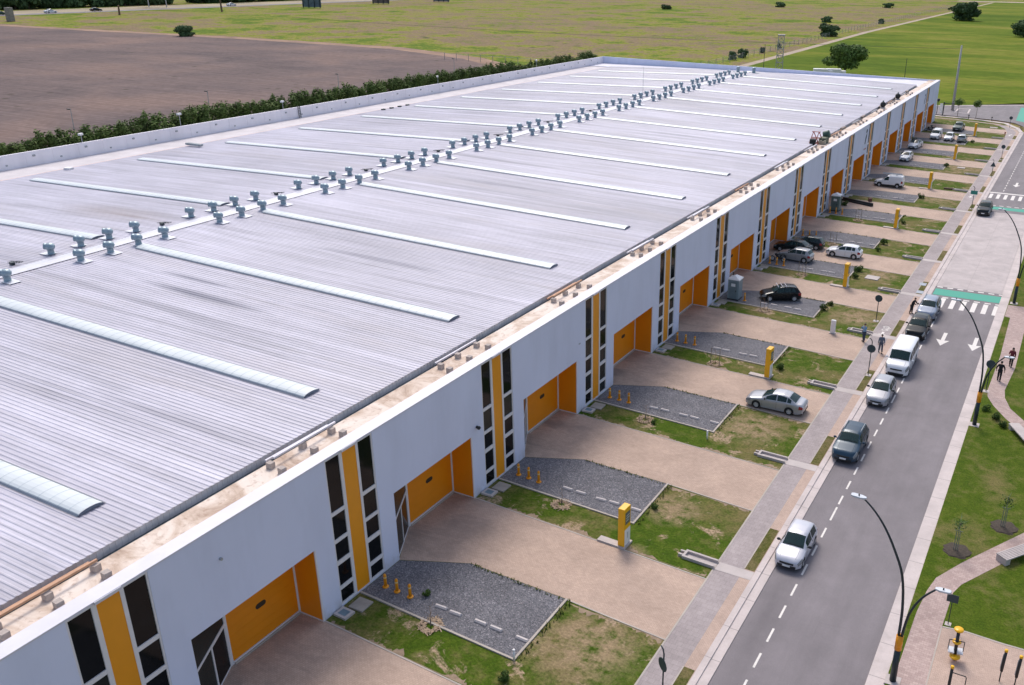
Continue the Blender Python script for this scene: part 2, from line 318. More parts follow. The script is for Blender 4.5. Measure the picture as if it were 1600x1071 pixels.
# ------------------------------------------------------------------ mesh builder
class MB:
    def __init__(s): s.v = []; s.f = []; s.m = []
    def quad(s, *p, mi=0):
        n = len(s.v); s.v += [tuple(q) for q in p]; s.f.append(tuple(range(n, n+len(p)))); s.m.append(mi); return s
    def box(s, x0, x1, y0, y1, z0, z1, mi=0, M=None):
        n = len(s.v)
        vs = [(x0,y0,z0),(x1,y0,z0),(x1,y1,z0),(x0,y1,z0),(x0,y0,z1),(x1,y0,z1),(x1,y1,z1),(x0,y1,z1)]
        if M is not None: vs = [tuple(M @ Vector(q)) for q in vs]
        s.v += vs
        for f in ((0,3,2,1),(4,5,6,7),(0,1,5,4),(1,2,6,5),(2,3,7,6),(3,0,4,7)):
            s.f.append(tuple(n+i for i in f)); s.m.append(mi)
        return s
    def prism(s, poly, z0, z1, mi=0, bottom=True):
        n = len(s.v); k = len(poly)
        a = sum(poly[i][0]*poly[(i+1)%k][1]-poly[(i+1)%k][0]*poly[i][1] for i in range(k))
        if a < 0: poly = poly[::-1]
        s.v += [(x,y,z0) for x,y in poly] + [(x,y,z1) for x,y in poly]
        s.f.append(tuple(range(n+k, n+2*k))); s.m.append(mi)
        if bottom: s.f.append(tuple(range(n+k-1, n-1, -1))); s.m.append(mi)
        for i in range(k):
            j = (i+1) % k; s.f.append((n+i, n+j, n+k+j, n+k+i)); s.m.append(mi)
        return s
    def flat(s, poly, z, mi=0):
        k = len(poly); a = sum(poly[i][0]*poly[(i+1)%k][1]-poly[(i+1)%k][0]*poly[i][1] for i in range(k))
        if a < 0: poly = poly[::-1]
        n = len(s.v); s.v += [(x,y,z) for x,y in poly]; s.f.append(tuple(range(n, n+k))); s.m.append(mi); return s
    def tube(s, pts, rad, n=10, mi=0, caps=True):
        pts = [Vector(q) for q in pts]; k = len(pts)
        if not isinstance(rad, (list, tuple)): rad = [rad]*k
        b0 = len(s.v); ref = None
        for i, q in enumerate(pts):
            d = (pts[min(i+1,k-1)] - pts[max(i-1,0)]).normalized()
            if ref is None or abs(d.dot(ref)) > 0.98: ref = Vector((0,0,1)) if abs(d.z) < 0.9 else Vector((1,0,0))
            u = d.cross(ref).normalized(); w = u.cross(d)
            for j in range(n):
                a = 2*math.pi*j/n; s.v.append(tuple(q + (u*math.cos(a) + w*math.sin(a))*rad[i]))
        for i in range(k-1):
            for j in range(n):
                jj = (j+1) % n
                s.f.append((b0+i*n+j, b0+i*n+jj, b0+(i+1)*n+jj, b0+(i+1)*n+j)); s.m.append(mi)
        if caps:
            s.f.append(tuple(b0+j for j in range(n-1,-1,-1))); s.m.append(mi)
            s.f.append(tuple(b0+(k-1)*n+j for j in range(n))); s.m.append(mi)
        return s
    def lathe(s, prof, c=(0,0,0), n=16, mi=0, M=None, caps=True):
        """prof = [(r,z),...] turned round the z axis"""
        b0 = len(s.v); k = len(prof)
        for r, z in prof:
            for j in range(n):
                a = 2*math.pi*j/n; q = Vector((r*math.cos(a), r*math.sin(a), z))
                if M is not None: q = M @ q
                s.v.append(tuple(q + Vector(c)))
        for i in range(k-1):
            for j in range(n):
                jj = (j+1) % n; s.f.append((b0+i*n+j, b0+i*n+jj, b0+(i+1)*n+jj, b0+(i+1)*n+j)); s.m.append(mi)
        if not caps: return s
        if prof[0][0] > 1e-4: s.f.append(tuple(b0+j for j in range(n-1,-1,-1))); s.m.append(mi)
        if prof[-1][0] > 1e-4: s.f.append(tuple(b0+(k-1)*n+j for j in range(n))); s.m.append(mi)
        return s
    def ball(s, c, r, n=10, mi=0, M=None):
        rr = r if isinstance(r, (tuple, list)) else (r,r,r)
        S = Matrix.Diagonal((*rr, 1)); 
        if M is not None: S = M @ S
        prof = [(max(1e-5, math.sin(math.pi*i/n)), -math.cos(math.pi*i/n)) for i in range(n+1)]
        return s.lathe(prof, c, max(8, n+2), mi, S)
    def mesh(s, name, mats, smooth=False):
        me = bpy.data.meshes.new(name); me.from_pydata(s.v, [], s.f)
        mats = mats if isinstance(mats, (list, tuple)) else [mats]
        for m in mats: me.materials.append(m)
        me.polygons.foreach_set('material_index', s.m)
        if smooth: me.polygons.foreach_set('use_smooth', [True]*len(s.f))
        me.update(); return me
    def build(s, name, mats, parent=None, smooth=False, loc=None, rz=0.0):
        return link(name, s.mesh(name, mats, smooth), parent, loc, rz)
def link(name, me, parent=None, loc=None, rz=0.0):
    o = bpy.data.objects.new(name, me); COL.objects.link(o)
    if parent is not None: o.parent = parent
    if loc is not None: o.location = loc
    o.rotation_euler.z = rz
    return o
def bevel(o, w, seg=2):
    m = o.modifiers.new('bevel', 'BEVEL'); m.width = w; m.segments = seg; m.limit_method = 'ANGLE'; return o
def tag(o, label, cat, group=None, kind=None):
    if label: o['label'] = label
    if cat: o['category'] = cat
    if group: o['group'] = group
    if kind: o['kind'] = kind
    return o
def struct(o): o['kind'] = 'structure'; return o
def empty(name, loc, rz=0.0, label=None, cat=None, group=None):
    o = bpy.data.objects.new(name, None); COL.objects.link(o); o.location = loc; o.rotation_euler.z = rz
    o.empty_display_size = 0.3
    tag(o, label, cat, group); return o
def copy_tree(o, parent=None):
    c = o.copy(); COL.objects.link(c)
    if parent is not None: c.parent = parent
    for ch in list(o.children): copy_tree(ch, c)
    return c
# ------------------------------------------------------------------ camera, sky, sun
cam_d = bpy.data.cameras.new('camera'); cam = bpy.data.objects.new('camera', cam_d); COL.objects.link(cam); SC.camera = cam
CX, CY, CZ, YAW, PIT, ROL, F, PX, PY = 36.1038, -26.72, 37.6952, 0.4662, -0.3963, 0.0143, 1423.2891, 959.4307, 540.1776
_f = Vector((-math.sin(YAW)*math.cos(PIT), math.cos(YAW)*math.cos(PIT), math.sin(PIT)))
_r = Vector((math.cos(YAW), math.sin(YAW), 0)); _u = _r.cross(_f)
_r2 = _r*math.cos(ROL) + _u*math.sin(ROL); _u2 = -_r*math.sin(ROL) + _u*math.cos(ROL)
cam.matrix_world = Matrix(((_r2.x,_u2.x,-_f.x,CX),(_r2.y,_u2.y,-_f.y,CY),(_r2.z,_u2.z,-_f.z,CZ),(0,0,0,1)))
cam_d.sensor_width = 36.0; cam_d.sensor_fit = 'HORIZONTAL'; cam_d.lens = F/1600*36.0
cam_d.shift_x = -(PX-800)/1600; cam_d.shift_y = (PY-535.5)/1600
cam_d.clip_start = 0.5; cam_d.clip_end = 12000

W = bpy.data.worlds.new('World'); SC.world = W; W.use_nodes = True
wn = W.node_tree; bg = wn.nodes['Background']
sky = wn.nodes.new('ShaderNodeTexSky'); sky.sky_type = 'NISHITA'; sky.sun_disc = False
SUN_EL, SUN_AZ = 52.0, -35.0       # azimuth measured from +Y towards +X
sky.sun_elevation = R(SUN_EL); sky.sun_rotation = R(SUN_AZ); sky.air_density = 1.0; sky.dust_density = 3.0; sky.ozone_density = 1.0
# overcast: the blue sky is seen through an even cloud layer
hs = wn.nodes.new('ShaderNodeHueSaturation'); hs.inputs['Saturation'].default_value = 0.88
wn.links.new(sky.outputs['Color'], hs.inputs['Color']); wn.links.new(hs.outputs['Color'], bg.inputs['Color'])
bg.inputs['Strength'].default_value = 0.13
sl = bpy.data.lights.new('sun', 'SUN'); sun = bpy.data.objects.new('sun', sl); COL.objects.link(sun)
sl.energy = 1.45; sl.angle = R(20); sl.color = (1.0, 0.95, 0.88)
sd = Vector((math.sin(R(SUN_AZ))*math.cos(R(SUN_EL)), math.cos(R(SUN_AZ))*math.cos(R(SUN_EL)), math.sin(R(SUN_EL))))
sun.rotation_euler = (-sd).to_track_quat('-Z', 'Y').to_euler(); sun.location = (0,0,80)
SC.view_settings.view_transform = 'Standard'; SC.view_settings.look = 'None'; SC.view_settings.gamma = 1.0
SC.view_settings.exposure = 0.56
SC.render.film_transparent = False

# ------------------------------------------------------------------ ground and roads
P = 16.0                     # one unit of the building
SK = -0.045                  # front yards lie slightly askew to the facade
def yd(k, x, yb): return (x, (k-1)*P + yb + SK*x)
def poly(name, pts, z, mat, z0=None):
    m = MB()
    if z0 is None: m.flat(pts, z)
    else: m.prism(pts, z0, z, bottom=False)
    return struct(m.build(name, mat))
YA, YB = -45.0, 232.0
poly('ground', [(-6000,-3000),(6000,-3000),(6000,9000),(-6000,9000)], -0.30, M_MEADOW)
poly('plowed_field', [(-760,-260),(-760,300),(-539,312),(-491,315),(-358,325),(-260,324),(-205,305),(-160,275),(-135,238),(-122,190),(-109,120),(-109,-260)], -0.24, M_PLOW)
poly('field_margin', [(-760,300),(-539,312),(-491,315),(-358,325),(-260,324),(-205,305),(-160,275),(-135,238),(-129,240),(-155,283),(-203,314),(-260,334),(-358,334),(-491,324),(-539,321),(-760,309)], -0.235, plain('bare_reddish_soil', (0.30,0.185,0.125), 1.0, var=0.35, scale=0.08, fine=0.2))
poly('mown_field', [(-94,290),(-100,593),(-96,1290),(1500,1290),(1500,260),(90,282),(18.8,282),(-3,266.8),(-70,264),(-94,264)], -0.24, M_MOWN)
poly('dirt_track', [(-90,268),(-97,593),(-92,1270),(-95.5,1270),(-101,593),(-94,268)], -0.235, M_TRACK)
poly('field_road', [(-140,1288),(1500,1300),(1500,1345),(-140,1320)], -0.22, M_TRACK)
poly('highway', [(-648,-300),(-634,-300),(-634,2600),(-648,2600)], -0.22, M_ASPH2)
poly('highway_shoulder', [(-690,-300),(-648.5,-300),(-648.5,2600),(-690,2600)], -0.225, plain('pale_shoulder', (0.34,0.28,0.19), 1.0, var=0.2, scale=0.03))
poly('yard_lawn', [(-100,YA),(21.95,YA),(21.95,226.5),(20.6,232.5),(17.0,240.0),(8,243.5),(-12,245),(-100,245)], 0.0, M_LAWN, -0.3)
# street
ROADZ = -0.12
poly('street', [(22.4,YA),(31.0,YA),(31.0,300),(90,300),(90,303),(18.8,281.5),(-3,266),(-70,263),(-70,249.5),(-1.5,248.2),(14,246.2),(19.2,243.6),(22.0,238),(22.9,231)], ROADZ, M_ASPH)
poly('street_crossing', [(31.0,246),(90,243),(90,299.9),(31.0,299.9)], ROADZ-0.004, M_ASPH)
poly('concrete_roadway', [(22.9,91.9),(30.95,92.6),(30.95,137.6),(22.9,136.8)], ROADZ+0.006, M_CONCROAD)
poly('kerb', [(21.95,YA),(22.35,YA),(22.35,226.5),(21.95,226.5)], 0.013, M_CONC, -0.3)
poly('gutter', [(22.35,YA),(22.93,YA),(22.93,228),(22.35,228)], -0.065, M_CONC, -0.3)
c1 = [(21.95,226.5),(20.6,232.5),(17.0,240.0),(8,243.5),(-12,245),(-70,246.2)]
c2 = [(22.93,226.5),(21.5,233.2),(17.8,241.3),(8.4,244.8),(-12,246.6),(-70,247.8)]
poly('kerb', c1 + c2[::-1], 0.02, M_CONC, -0.3)
poly('gutter', [(30.9,YA),(31.9,YA),(31.9,246),(30.9,246)], -0.06, M_CONC, -0.3)
poly('park_lawn', [(31.9,YA),(260,YA),(260,243),(31.9,246)], 0.0, M_PARK, -0.3)
# pavement along the street
poly('pavement', [(19.40,YA),(21.20,YA),(21.20,226),(20.0,231),(17.5,236.5),(15.9,236.0),(18.2,230.5),(19.4,224)], 0.010, M_WALK)
poly('pavement_edge', [(21.20,YA),(21.95,YA),(21.95,226),(20.75,231.5),(18.2,237.0),(17.5,236.5),(20.0,231),(21.2,226)], 0.010, M_PINK)
poly('pavement_edging', [(19.28,YA),(19.40,YA),(19.40,224),(19.28,224)], 0.025, M_EDGE, 0.0)
for k in range(0, 15):
    a, b_ = k*P + 7.08, k*P + 12.55
    poly('verge', [(21.22,a),(21.90,a-0.03),(21.90,b_-0.03),(21.22,b_)], 0.016, M_VERGE)
    poly('verge_edging', [(21.14,a),(21.22,a),(21.22,b_),(21.14,b_)], 0.03, M_EDGE, 0.0)
poly('footpath', [(17.4,236.4),(15.8,238.2),(4,241.0),(-30,241.6),(-30,240.6),(4,240.1),(14.6,237.2),(16.2,235.6)], 0.010, M_PATH)
M_BARE = plain('trodden_soil', (0.33,0.24,0.165), 1.0, var=0.3, scale=2.0, fine=0.3)
# driveways, gravel parking pads
for k in range(0, 16):
    dl = [yd(k,0,-3.08),yd(k,4.5,-0.92),yd(k,12.0,-0.80),yd(k,19.30,-0.98),yd(k,19.30,5.62),yd(k,0,5.76)]
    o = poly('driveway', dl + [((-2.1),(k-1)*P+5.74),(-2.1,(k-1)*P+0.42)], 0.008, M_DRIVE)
    poly('driveway_edging', [yd(k,0.0,5.76),yd(k,19.3,5.62),yd(k,19.3,5.72),yd(k,0.0,5.86)], 0.03, M_EDGE, -0.05)
    poly('driveway_edging', [yd(k,12.2,-0.80),yd(k,19.3,-0.98),yd(k,19.3,-1.08),yd(k,12.2,-0.90)], 0.03, M_EDGE, -0.05)
    for ys_, sg, xa in ((5.74, 1, 0.4), (-0.98, -1, 12.4)):   # bare, trodden soil along the edge of the paving
        m = MB(); pts = []; x = xa
        while x < 19.2: pts.append((x, 0.04+0.22*max(0, math.sin(x*1.3+k)+0.6*math.sin(x*3.1+2*k)+rnd.gauss(0.1,0.55)))); x += rnd.uniform(0.06,0.22)
        lo = [yd(k, x, ys_ + (0.10*sg if sg > 0 else -0.09)) for x, h in pts]; hi = [yd(k, x, ys_+0.10*sg+sg*h) for x, h in pts]
        m.flat(lo + hi[::-1], 0.005); struct(m.build('bare_soil', M_BARE))
    if k >= 1:
        poly('gravel_bed', [yd(k,0.05,-6.95),yd(k,12.1,-7.02),yd(k,12.1,-0.84),yd(k,4.5,-0.96),yd(k,0.05,-3.12)], 0.012, M_GRAVEL)
        poly('gravel_kerb', [yd(k,0.05,-7.08),yd(k,12.25,-7.15),yd(k,12.25,-7.01),yd(k,0.05,-6.94)], 0.09, M_EDGE, -0.05)
        poly('gravel_kerb', [yd(k,12.10,-7.01),yd(k,12.25,-7.01),yd(k,12.25,-0.84),yd(k,12.10,-0.84)], 0.09, M_EDGE, -0.05)
        m = MB(); m.flat([yd(k,19.42,6.92),yd(k,21.93,7.02),yd(k,21.93,7.95),yd(k,19.42,7.85)], 0.022); struct(m.build('drain_slab', M_CAST))
# park paths
poly('park_path', [(31.95,83.9),(32.56,83.7),(32.75,70.9),(32.54,61.2),(32.71,59.7),(33.41,57.9),(34.69,55.6),(36.9,52.6),(44,44),(45.4,45.0),(38.2,53.6),(36.24,55.9),(34.90,57.96),(34.21,60.2),(34.03,62.0),(34.44,68.2),(34.42,79.4),(42,79.6),(42,88.9),(31.95,88.4)], 0.010, M_PATH)
poly('park_path', [(48,52),(37.73,36.75),(34.19,30.74),(32.91,28.21),(32.60,26.53),(32.38,23.93),(32.30,18.5),(32.30,-30),(34.0,-30),(34.02,17.6),(34.04,23.23),(34.15,27.04),(34.52,28.22),(36.78,32.12),(37.92,34.24),(49.5,51)], 0.010, M_PATH)
poly('fitness_court', [(34.06,23.20),(35.43,23.39),(37.55,23.30),(48,23.6),(48,-20),(34.06,-20)], 0.012, M_PINK)
poly('court_edging', [(33.98,17.6),(34.06,17.6),(34.06,23.2),(33.98,23.2)], 0.025, M_EDGE, 0.0)
poly('court_edging', [(34.06,23.20),(35.43,23.39),(37.55,23.30),(48,23.6),(48,23.72),(37.55,23.42),(35.43,23.51),(34.06,23.32)], 0.03, M_EDGE, 0.0)
# painted markings
def mark(pts, mat=None, z=ROADZ+0.010): return poly('road_marking', pts, z, mat or M_MARK)
def rect(x0, x1, y0, y1, mat=None, z=ROADZ+0.010, sk=0.0): return mark([(x0,y0+sk*x0),(x1,y0+sk*x1),(x1,y1+sk*x1),(x0,y1+sk*x0)], mat, z)
for i in range(-9, 28):
    y = 14.5 + 2.475*i
    if y < 82.5: rect(24.72, 24.86, y, y+(1.35 if i % 9 != 7 else 2.0))
for i in range(32): rect(25.02, 25.16, 154.5+2.475*i, 155.8+2.475*i)
def arrow(x, yt):
    mark([(x,yt),(x+0.70,yt+1.85),(x+0.20,yt+1.70),(x+0.20,yt+4.2),(x-0.20,yt+4.2),(x-0.20,yt+1.70),(x-0.70,yt+1.85)])
arrow(26.6,71.1); arrow(29.9,71.2); arrow(26.75,159.6); arrow(29.9,159.6)
for i in range(6): rect(24.30+1.235*i, 24.86+1.235*i, 83.25, 86.85, sk=0.02)
for i in range(7): rect(23.15+1.235*i, 23.70+1.235*i, 147.0, 150.8, sk=0.03)
rect(22.95, 30.9, 151.3, 152.1, sk=0.04)
rect(23.05, 30.95, 86.9, 89.5, M_TEAL, sk=0.06, z=ROADZ+0.014); rect(23.05, 30.9, 137.6, 139.7, M_TEAL, sk=0.06, z=ROADZ+0.014)
for i in range(7): 
    rect(23.1+1.235*i, 23.8+1.235*i, 86.0, 86.35, sk=0.06); rect(23.1+1.235*i, 23.8+1.235*i, 90.1, 90.45, sk=0.06)
    rect(23.1+1.235*i, 23.8+1.235*i, 140.4, 140.75, sk=0.06)
mark([(19.3,248.2),(22.4,245.4),(27,274.5),(18.4,276.2)], M_TEAL)
# outlines of bays on the cross street
for a, b_ in (((2.3,264.0),(2.42,255.4)),((5.4,264.5),(5.98,254.8)),((2.3,264.0),(5.4,264.5)),((2.4,255.4),(5.98,254.8))):
    d = Vector((b_[0]-a[0], b_[1]-a[1])).normalized(); n = Vector((-d.y, d.x))*0.22
    mark([(a[0]+n.x,a[1]+n.y),(b_[0]+n.x,b_[1]+n.y),(b_[0]-n.x,b_[1]-n.y),(a[0]-n.x,a[1]-n.y)], M_CONC)
poly('kerb', [(-30,266.2),(-3,266.6),(18.8,281.6),(90,302),(90,304),(18.4,283),(-3.4,267.8),(-30,267.3)], -0.08, M_CONC, -0.3)
# bicycle pictogram with arrow on the pavement
def bike_mark(x, y, s=1.0, d=-1):
    z = 0.016; m = MB()
    for cy in (-0.45, 0.45):
        for i in range(14):
            a0, a1 = 2*math.pi*i/14, 2*math.pi*(i+1)/14
            m.flat([(x+s*0.36*math.cos(a0), y+s*(cy+0.36*math.sin(a0))),(x+s*0.36*math.cos(a1), y+s*(cy+0.36*math.sin(a1))),
                    (x+s*0.25*math.cos(a1), y+s*(cy+0.25*math.sin(a1))),(x+s*0.25*math.cos(a0), y+s*(cy+0.25*math.sin(a0)))], z)
    for a, b_ in (((0,-.45),(.35,0)),((.35,0),(0,.45)),((.35,0),(.5,.35)),((0,-.45),(.5,-.3))):
        dd = Vector((b_[0]-a[0], b_[1]-a[1])).normalized(); n = Vector((-dd.y,dd.x))*0.045
        m.flat([(x+s*(a[0]+n.x),y+s*(a[1]+n.y)),(x+s*(b_[0]+n.x),y+s*(b_[1]+n.y)),(x+s*(b_[0]-n.x),y+s*(b_[1]-n.y)),(x+s*(a[0]-n.x),y+s*(a[1]-n.y))], z+0.003)
    ya = y + d*s*1.9
    m.flat([(x,ya+d*0.75),(x+0.42,ya),(x+0.14,ya),(x+0.14,ya-d*0.75),(x-0.14,ya-d*0.75),(x-0.14,ya),(x-0.42,ya)], z)
    return struct(m.build('road_marking', M_MARK))
bike_mark(20.35, 73.0); bike_mark(20.3, 148.2); bike_mark(20.2, 222.0)

# ------------------------------------------------------------------ the warehouse
wh = empty('warehouse', (0,0,0), 0, 'long white warehouse with a ribbed metal roof and orange roller doors along its street side', 'warehouse')
YEND, YEND2, HF, HB, XB = 234.6, 228.0, 10.56, 12.0, -97.0
def wall_grid(y0, y1, z0, z1, holes, xf, xb):
    ys = sorted({y0, y1, *[h[0] for h in holes], *[h[1] for h in holes]}); zs = sorted({z0, z1, *[h[2] for h in holes], *[h[3] for h in holes]})
    ys = [y for y in ys if y0 <= y <= y1]; zs = [z for z in zs if z0 <= z <= z1]
    hs_ = [[False]*(len(zs)-1) for _ in range(len(ys)-1)]
    for i in range(len(ys)-1):
        for j in range(len(zs)-1):
            cy, cz = (ys[i]+ys[i+1])/2, (zs[j]+zs[j+1])/2
            hs_[i][j] = any(h[0] < cy < h[1] and h[2] < cz < h[3] for h in holes)
    m = MB()
    def hole(i, j): return not (0 <= i < len(ys)-1 and 0 <= j < len(zs)-1) or hs_[i][j]
    for i in range(len(ys)-1):
        for j in range(len(zs)-1):
            if hs_[i][j]: continue
            a, b_, c, d = ys[i], ys[i+1], zs[j], zs[j+1]
            m.quad((xf,a,c),(xf,b_,c),(xf,b_,d),(xf,a,d)); m.quad((xb,b_,c),(xb,a,c),(xb,a,d),(xb,b_,d))
            if hole(i-1,j): m.quad((xb,a,c),(xf,a,c),(xf,a,d),(xb,a,d))
            if hole(i+1,j): m.quad((xf,b_,c),(xb,b_,c),(xb,b_,d),(xf,b_,d))
            if hole(i,j-1): m.quad((xb,a,c),(xb,b_,c),(xf,b_,c),(xf,a,c))
            if hole(i,j+1): m.quad((xf,a,d),(xf,b_,d),(xb,b_,d),(xb,a,d))
    return m
BAYS = list(range(0, 16))
holes = []
for k in BAYS:
    o = (k-1)*P
    holes += [(o-8.68, o-4.52, 0.12, 10.50), (o-3.05, o+5.78, -0.05, 5.25)]
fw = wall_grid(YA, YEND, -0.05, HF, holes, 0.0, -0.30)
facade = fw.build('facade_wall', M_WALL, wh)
# coping, ledge behind it, gutter and eave closure
cp = MB(); cp.box(-0.95, 0.035, YA, YEND+0.035, HF+0.002, HF+0.085)
cp.quad((0.0,YEND+0.035,HF+0.002),(-0.95,YEND+0.035,HF+0.002),(-0.95,YEND+0.035,HF+0.085),(0.0,YEND+0.035,HF+0.085))
coping = cp.build('coping', M_CAP, wh)
lw = MB(); lw.box(-0.93, -0.31, YA, YEND-0.5, 9.2, HF); lw.build('parapet', M_CAP, wh)
ld = MB(); ld.box(-2.83, -0.94, YA, YEND-0.32, 9.6, 10.42); ld.build('ledge', M_LEDGE, wh)
gt = MB(); gt.box(-3.40, -2.84, YA, 219.0, 9.95, 10.12); gt.box(-2.88, -2.84, YA, 219.0, 10.12, 10.40)
gt.build('gutter', plain('gutter_steel', (0.10,0.125,0.135), 0.5, 0.3, var=0.25, scale=2), wh)
fs = MB()
yy = YA
while yy < 219.0:                                              # ribbed closure strip under the eave
    fs.box(-3.46, -3.405, yy, yy+0.18, 9.95, 10.635); fs.box(-3.45, -3.425, yy+0.18, yy+0.35, 9.95, 10.635); yy += 0.35
fs.build('eave_closure', plain('eave_closure_sheet', (0.78,0.70,0.68), 0.7, var=0.15, scale=1), wh)
# ribbed roof, two slopes
XE, XR, XBK, ZE, ZR, ZEB = -3.68, -47.4, -90.0, 10.66, 11.42, 10.16
def roofz(x): return ZE + (ZR-ZE)*(x-XE)/(XR-XE) if x >= XR else ZEB + (ZR-ZEB)*(x-XBK)/(XR-XBK)
rf = MB(); prof = []
yy = YA
while yy < 219.2:
    prof += [(yy,0.0),(yy+0.17,0.0),(yy+0.22,0.032),(yy+0.30,0.032)]; yy += 0.35
prof.append((yy,0.0))
xs = [XE+0.25, XR, XBK-0.3]
for (y, h) in prof:
    for x, zz in ((XE+0.30, ZE-0.01), (XR, ZR), (XBK-0.3, ZEB-0.01)): rf.v.append((x, y, zz+h))
for i in range(len(prof)-1):
    a = i*3; b_ = (i+1)*3
    rf.f += [(a,b_,b_+1,a+1),(a+1,b_+1,b_+2,a+2)]; rf.m += [0,0]
roof = rf.build('roof', M_ROOF, wh)
# ridge capping
rc = MB(); rc.prism([(XR-1.25,YA),(XR+1.25,YA),(XR+1.25,219.3),(XR-1.25,219.3)], ZR-0.25, ZR-0.2)
rc = MB()
for y in range(int(YA), 219, 3):
    y1 = min(y+3.02, 219.3)
    rc.quad((XR+0.95,y,roofz(XR+0.95)+0.075),(XR+0.95,y1,roofz(XR+0.95)+0.075),(XR,y1,ZR+0.115),(XR,y,ZR+0.115))
    rc.quad((XR,y,ZR+0.115),(XR,y1,ZR+0.115),(XR-0.95,y1,roofz(XR-0.95)+0.075),(XR-0.95,y,roofz(XR-0.95)+0.075))
rc.build('ridge_capping', plain('ridge_sheet', (0.57,0.57,0.63), 0.4, 0.15, var=0.06), roof)
# vaulted skylights on each slope
def skylight(x0, x1, yc):
    m = MB(); n = max(1, int(round(abs(x1-x0)/0.86))); w = 0.72; NA = 8
    xs_ = [x0 + (x1-x0)*i/n for i in range(n+1)]
    def arc(x, s, dz): 
        return [(x, yc - w*s*math.cos(math.pi*j/NA), roofz(x)+0.07+dz + 0.19*s*math.sin(math.pi*j/NA)) for j in range(NA+1)]
    for i in range(n):
        xa, xb_ = xs_[i], xs_[i+1]; e = (xb_-xa)*0.03
        for (p, q, s, dz, mi) in ((xa+e, xb_-e, 1.0, 0.0, 0), (xb_-e, xb_+e, 1.012, 0.003, 1)):
            A, B = arc(p, s, dz), arc(q, s, dz); b0 = len(m.v); m.v += A + B
            for j in range(NA): m.f.append((b0+j, b0+j+1, b0+NA+2+j, b0+NA+1+j)); m.m.append(mi)
    for x, rev in ((x0, 1), (x1, 0)):
        A = arc(x, 1.0, 0.0); b0 = len(m.v); m.v += A; m.f.append(tuple(range(b0, b0+NA+1))); m.m.append(2)
    for sg in (-1, 1):                                         # upstand flashing on both long sides
        y = yc + sg*w
        m.quad((x0,y+sg*0.10,roofz(x0)+0.06),(x1,y+sg*0.10,roofz(x1)+0.06),(x1,y,roofz(x1)+0.12),(x0,y,roofz(x0)+0.12), mi=2)
    return m.build('skylight', [M_SKYL, M_SKYRIB, M_FLASH], roof)
M_SKYRIB = plain('skylight_rib', (0.46,0.53,0.57), 0.5); M_FLASH = plain('skylight_flashing_shaded', (0.15,0.18,0.23), 0.5, 0.3)  # flashing coloured dark to paint in the shadow line along the skylights
for k in range(-1, 15):
    y = 13.45 + 16*(k-1)
    if y < 218: 
        skylight(-6.8, -44.4, y)
        if y > 20: skylight(-51.0, -86.6, y)
# rotating vents, clusters of four on both sides of the ridge
vp = MB(); vp.quad((0.75,-0.62,0),(0.75,0.62,0),(-0.75,0.62,0.045),(-0.75,-0.62,0.045))
vp.box(-0.75,0.75,-0.62,0.62,-0.03,0.0)
vb = MB(); vb.lathe([(0.44,0.0),(0.36,0.06),(0.34,0.45),(0.37,0.60)], n=16)
vh = MB()
Mh = Matrix.Rotation(R(215), 4, 'Z')
_hp = [(1e-5,0.44),(0.22,0.41),(0.40,0.30),(0.52,0.12),(0.55,-0.06),(0.49,-0.26),(0.37,-0.42)]
vh.lathe(_hp[::-1], (0,0,0.98), 18)
_n0 = len(vh.v); vh.lathe([(0.36,-0.10),(0.42,0.18),(0.41,0.28)], (0,0,0), 14, 0, Matrix.Translation((0,0,1.0)) @ Mh @ Matrix.Translation((0.30,0,0)) @ Matrix.Rotation(R(86),4,'Y'))
vm = MB(); vm.lathe([(0.36,0.0),(0.37,0.01)], (0,0,0), 14, 0, Matrix.Translation((0,0,1.0)) @ Mh @ Matrix.Translation((0.575,0,0)) @ Matrix.Rotation(R(86),4,'Y'))
ME_VP = vp.mesh('base_plate', plain('vent_plate', (0.62,0.63,0.68), 0.4, 0.2, var=0.06)); ME_VB = vb.mesh('roof_vent', M_VENT, True)
ME_VH = vh.mesh('cowl', M_VENT, True); ME_VM = vm.mesh('mouth', M_VENTDK)
def vent_parts(x, y):
    z = roofz(x) + 0.08
    v = link('roof_vent', ME_VB, wh, (x, y, z)); v.scale = (0.84,0.84,0.76)
    
    p_ = link('base_plate', ME_VP, v, (0.55 if x > XR else -0.55, 0, 0.0), 0 if x > XR else math.pi)
    link('cowl', ME_VH, v, (0,0,0), rnd.uniform(-0.12,0.12)); link('mouth', ME_VM, v, (0,0,0), 0)
    return v
for k in range(0, 13):
    for i in range(4):
        y = 7.6 + 16*k + 3.05*i
        for x in (-45.2, -49.6):
            if y > 14: vent_parts(x, y)
sv = MB()
for i in range(4):
    for x in (-45.2, -49.6):
        y = 7.6 + 16*13 + 3.05*i - 0.0; z = roofz(x)+0.08
        if y < 218.5:
            sv.lathe([(0.50,0.0),(0.44,0.12),(0.40,0.5),(0.43,0.72)], (x,y,z), 12); sv.lathe(_hp[::-1], (x,y,z+0.98), 12)
            sv.box(x-0.8+0.5*(1 if x>XR else -1), x+0.8+0.5*(1 if x>XR else -1), y-0.6, y+0.6, z-0.02, z+0.02)
o = sv.build('roof_vent_row', M_VENT, wh, True); o['kind'] = 'stuff'
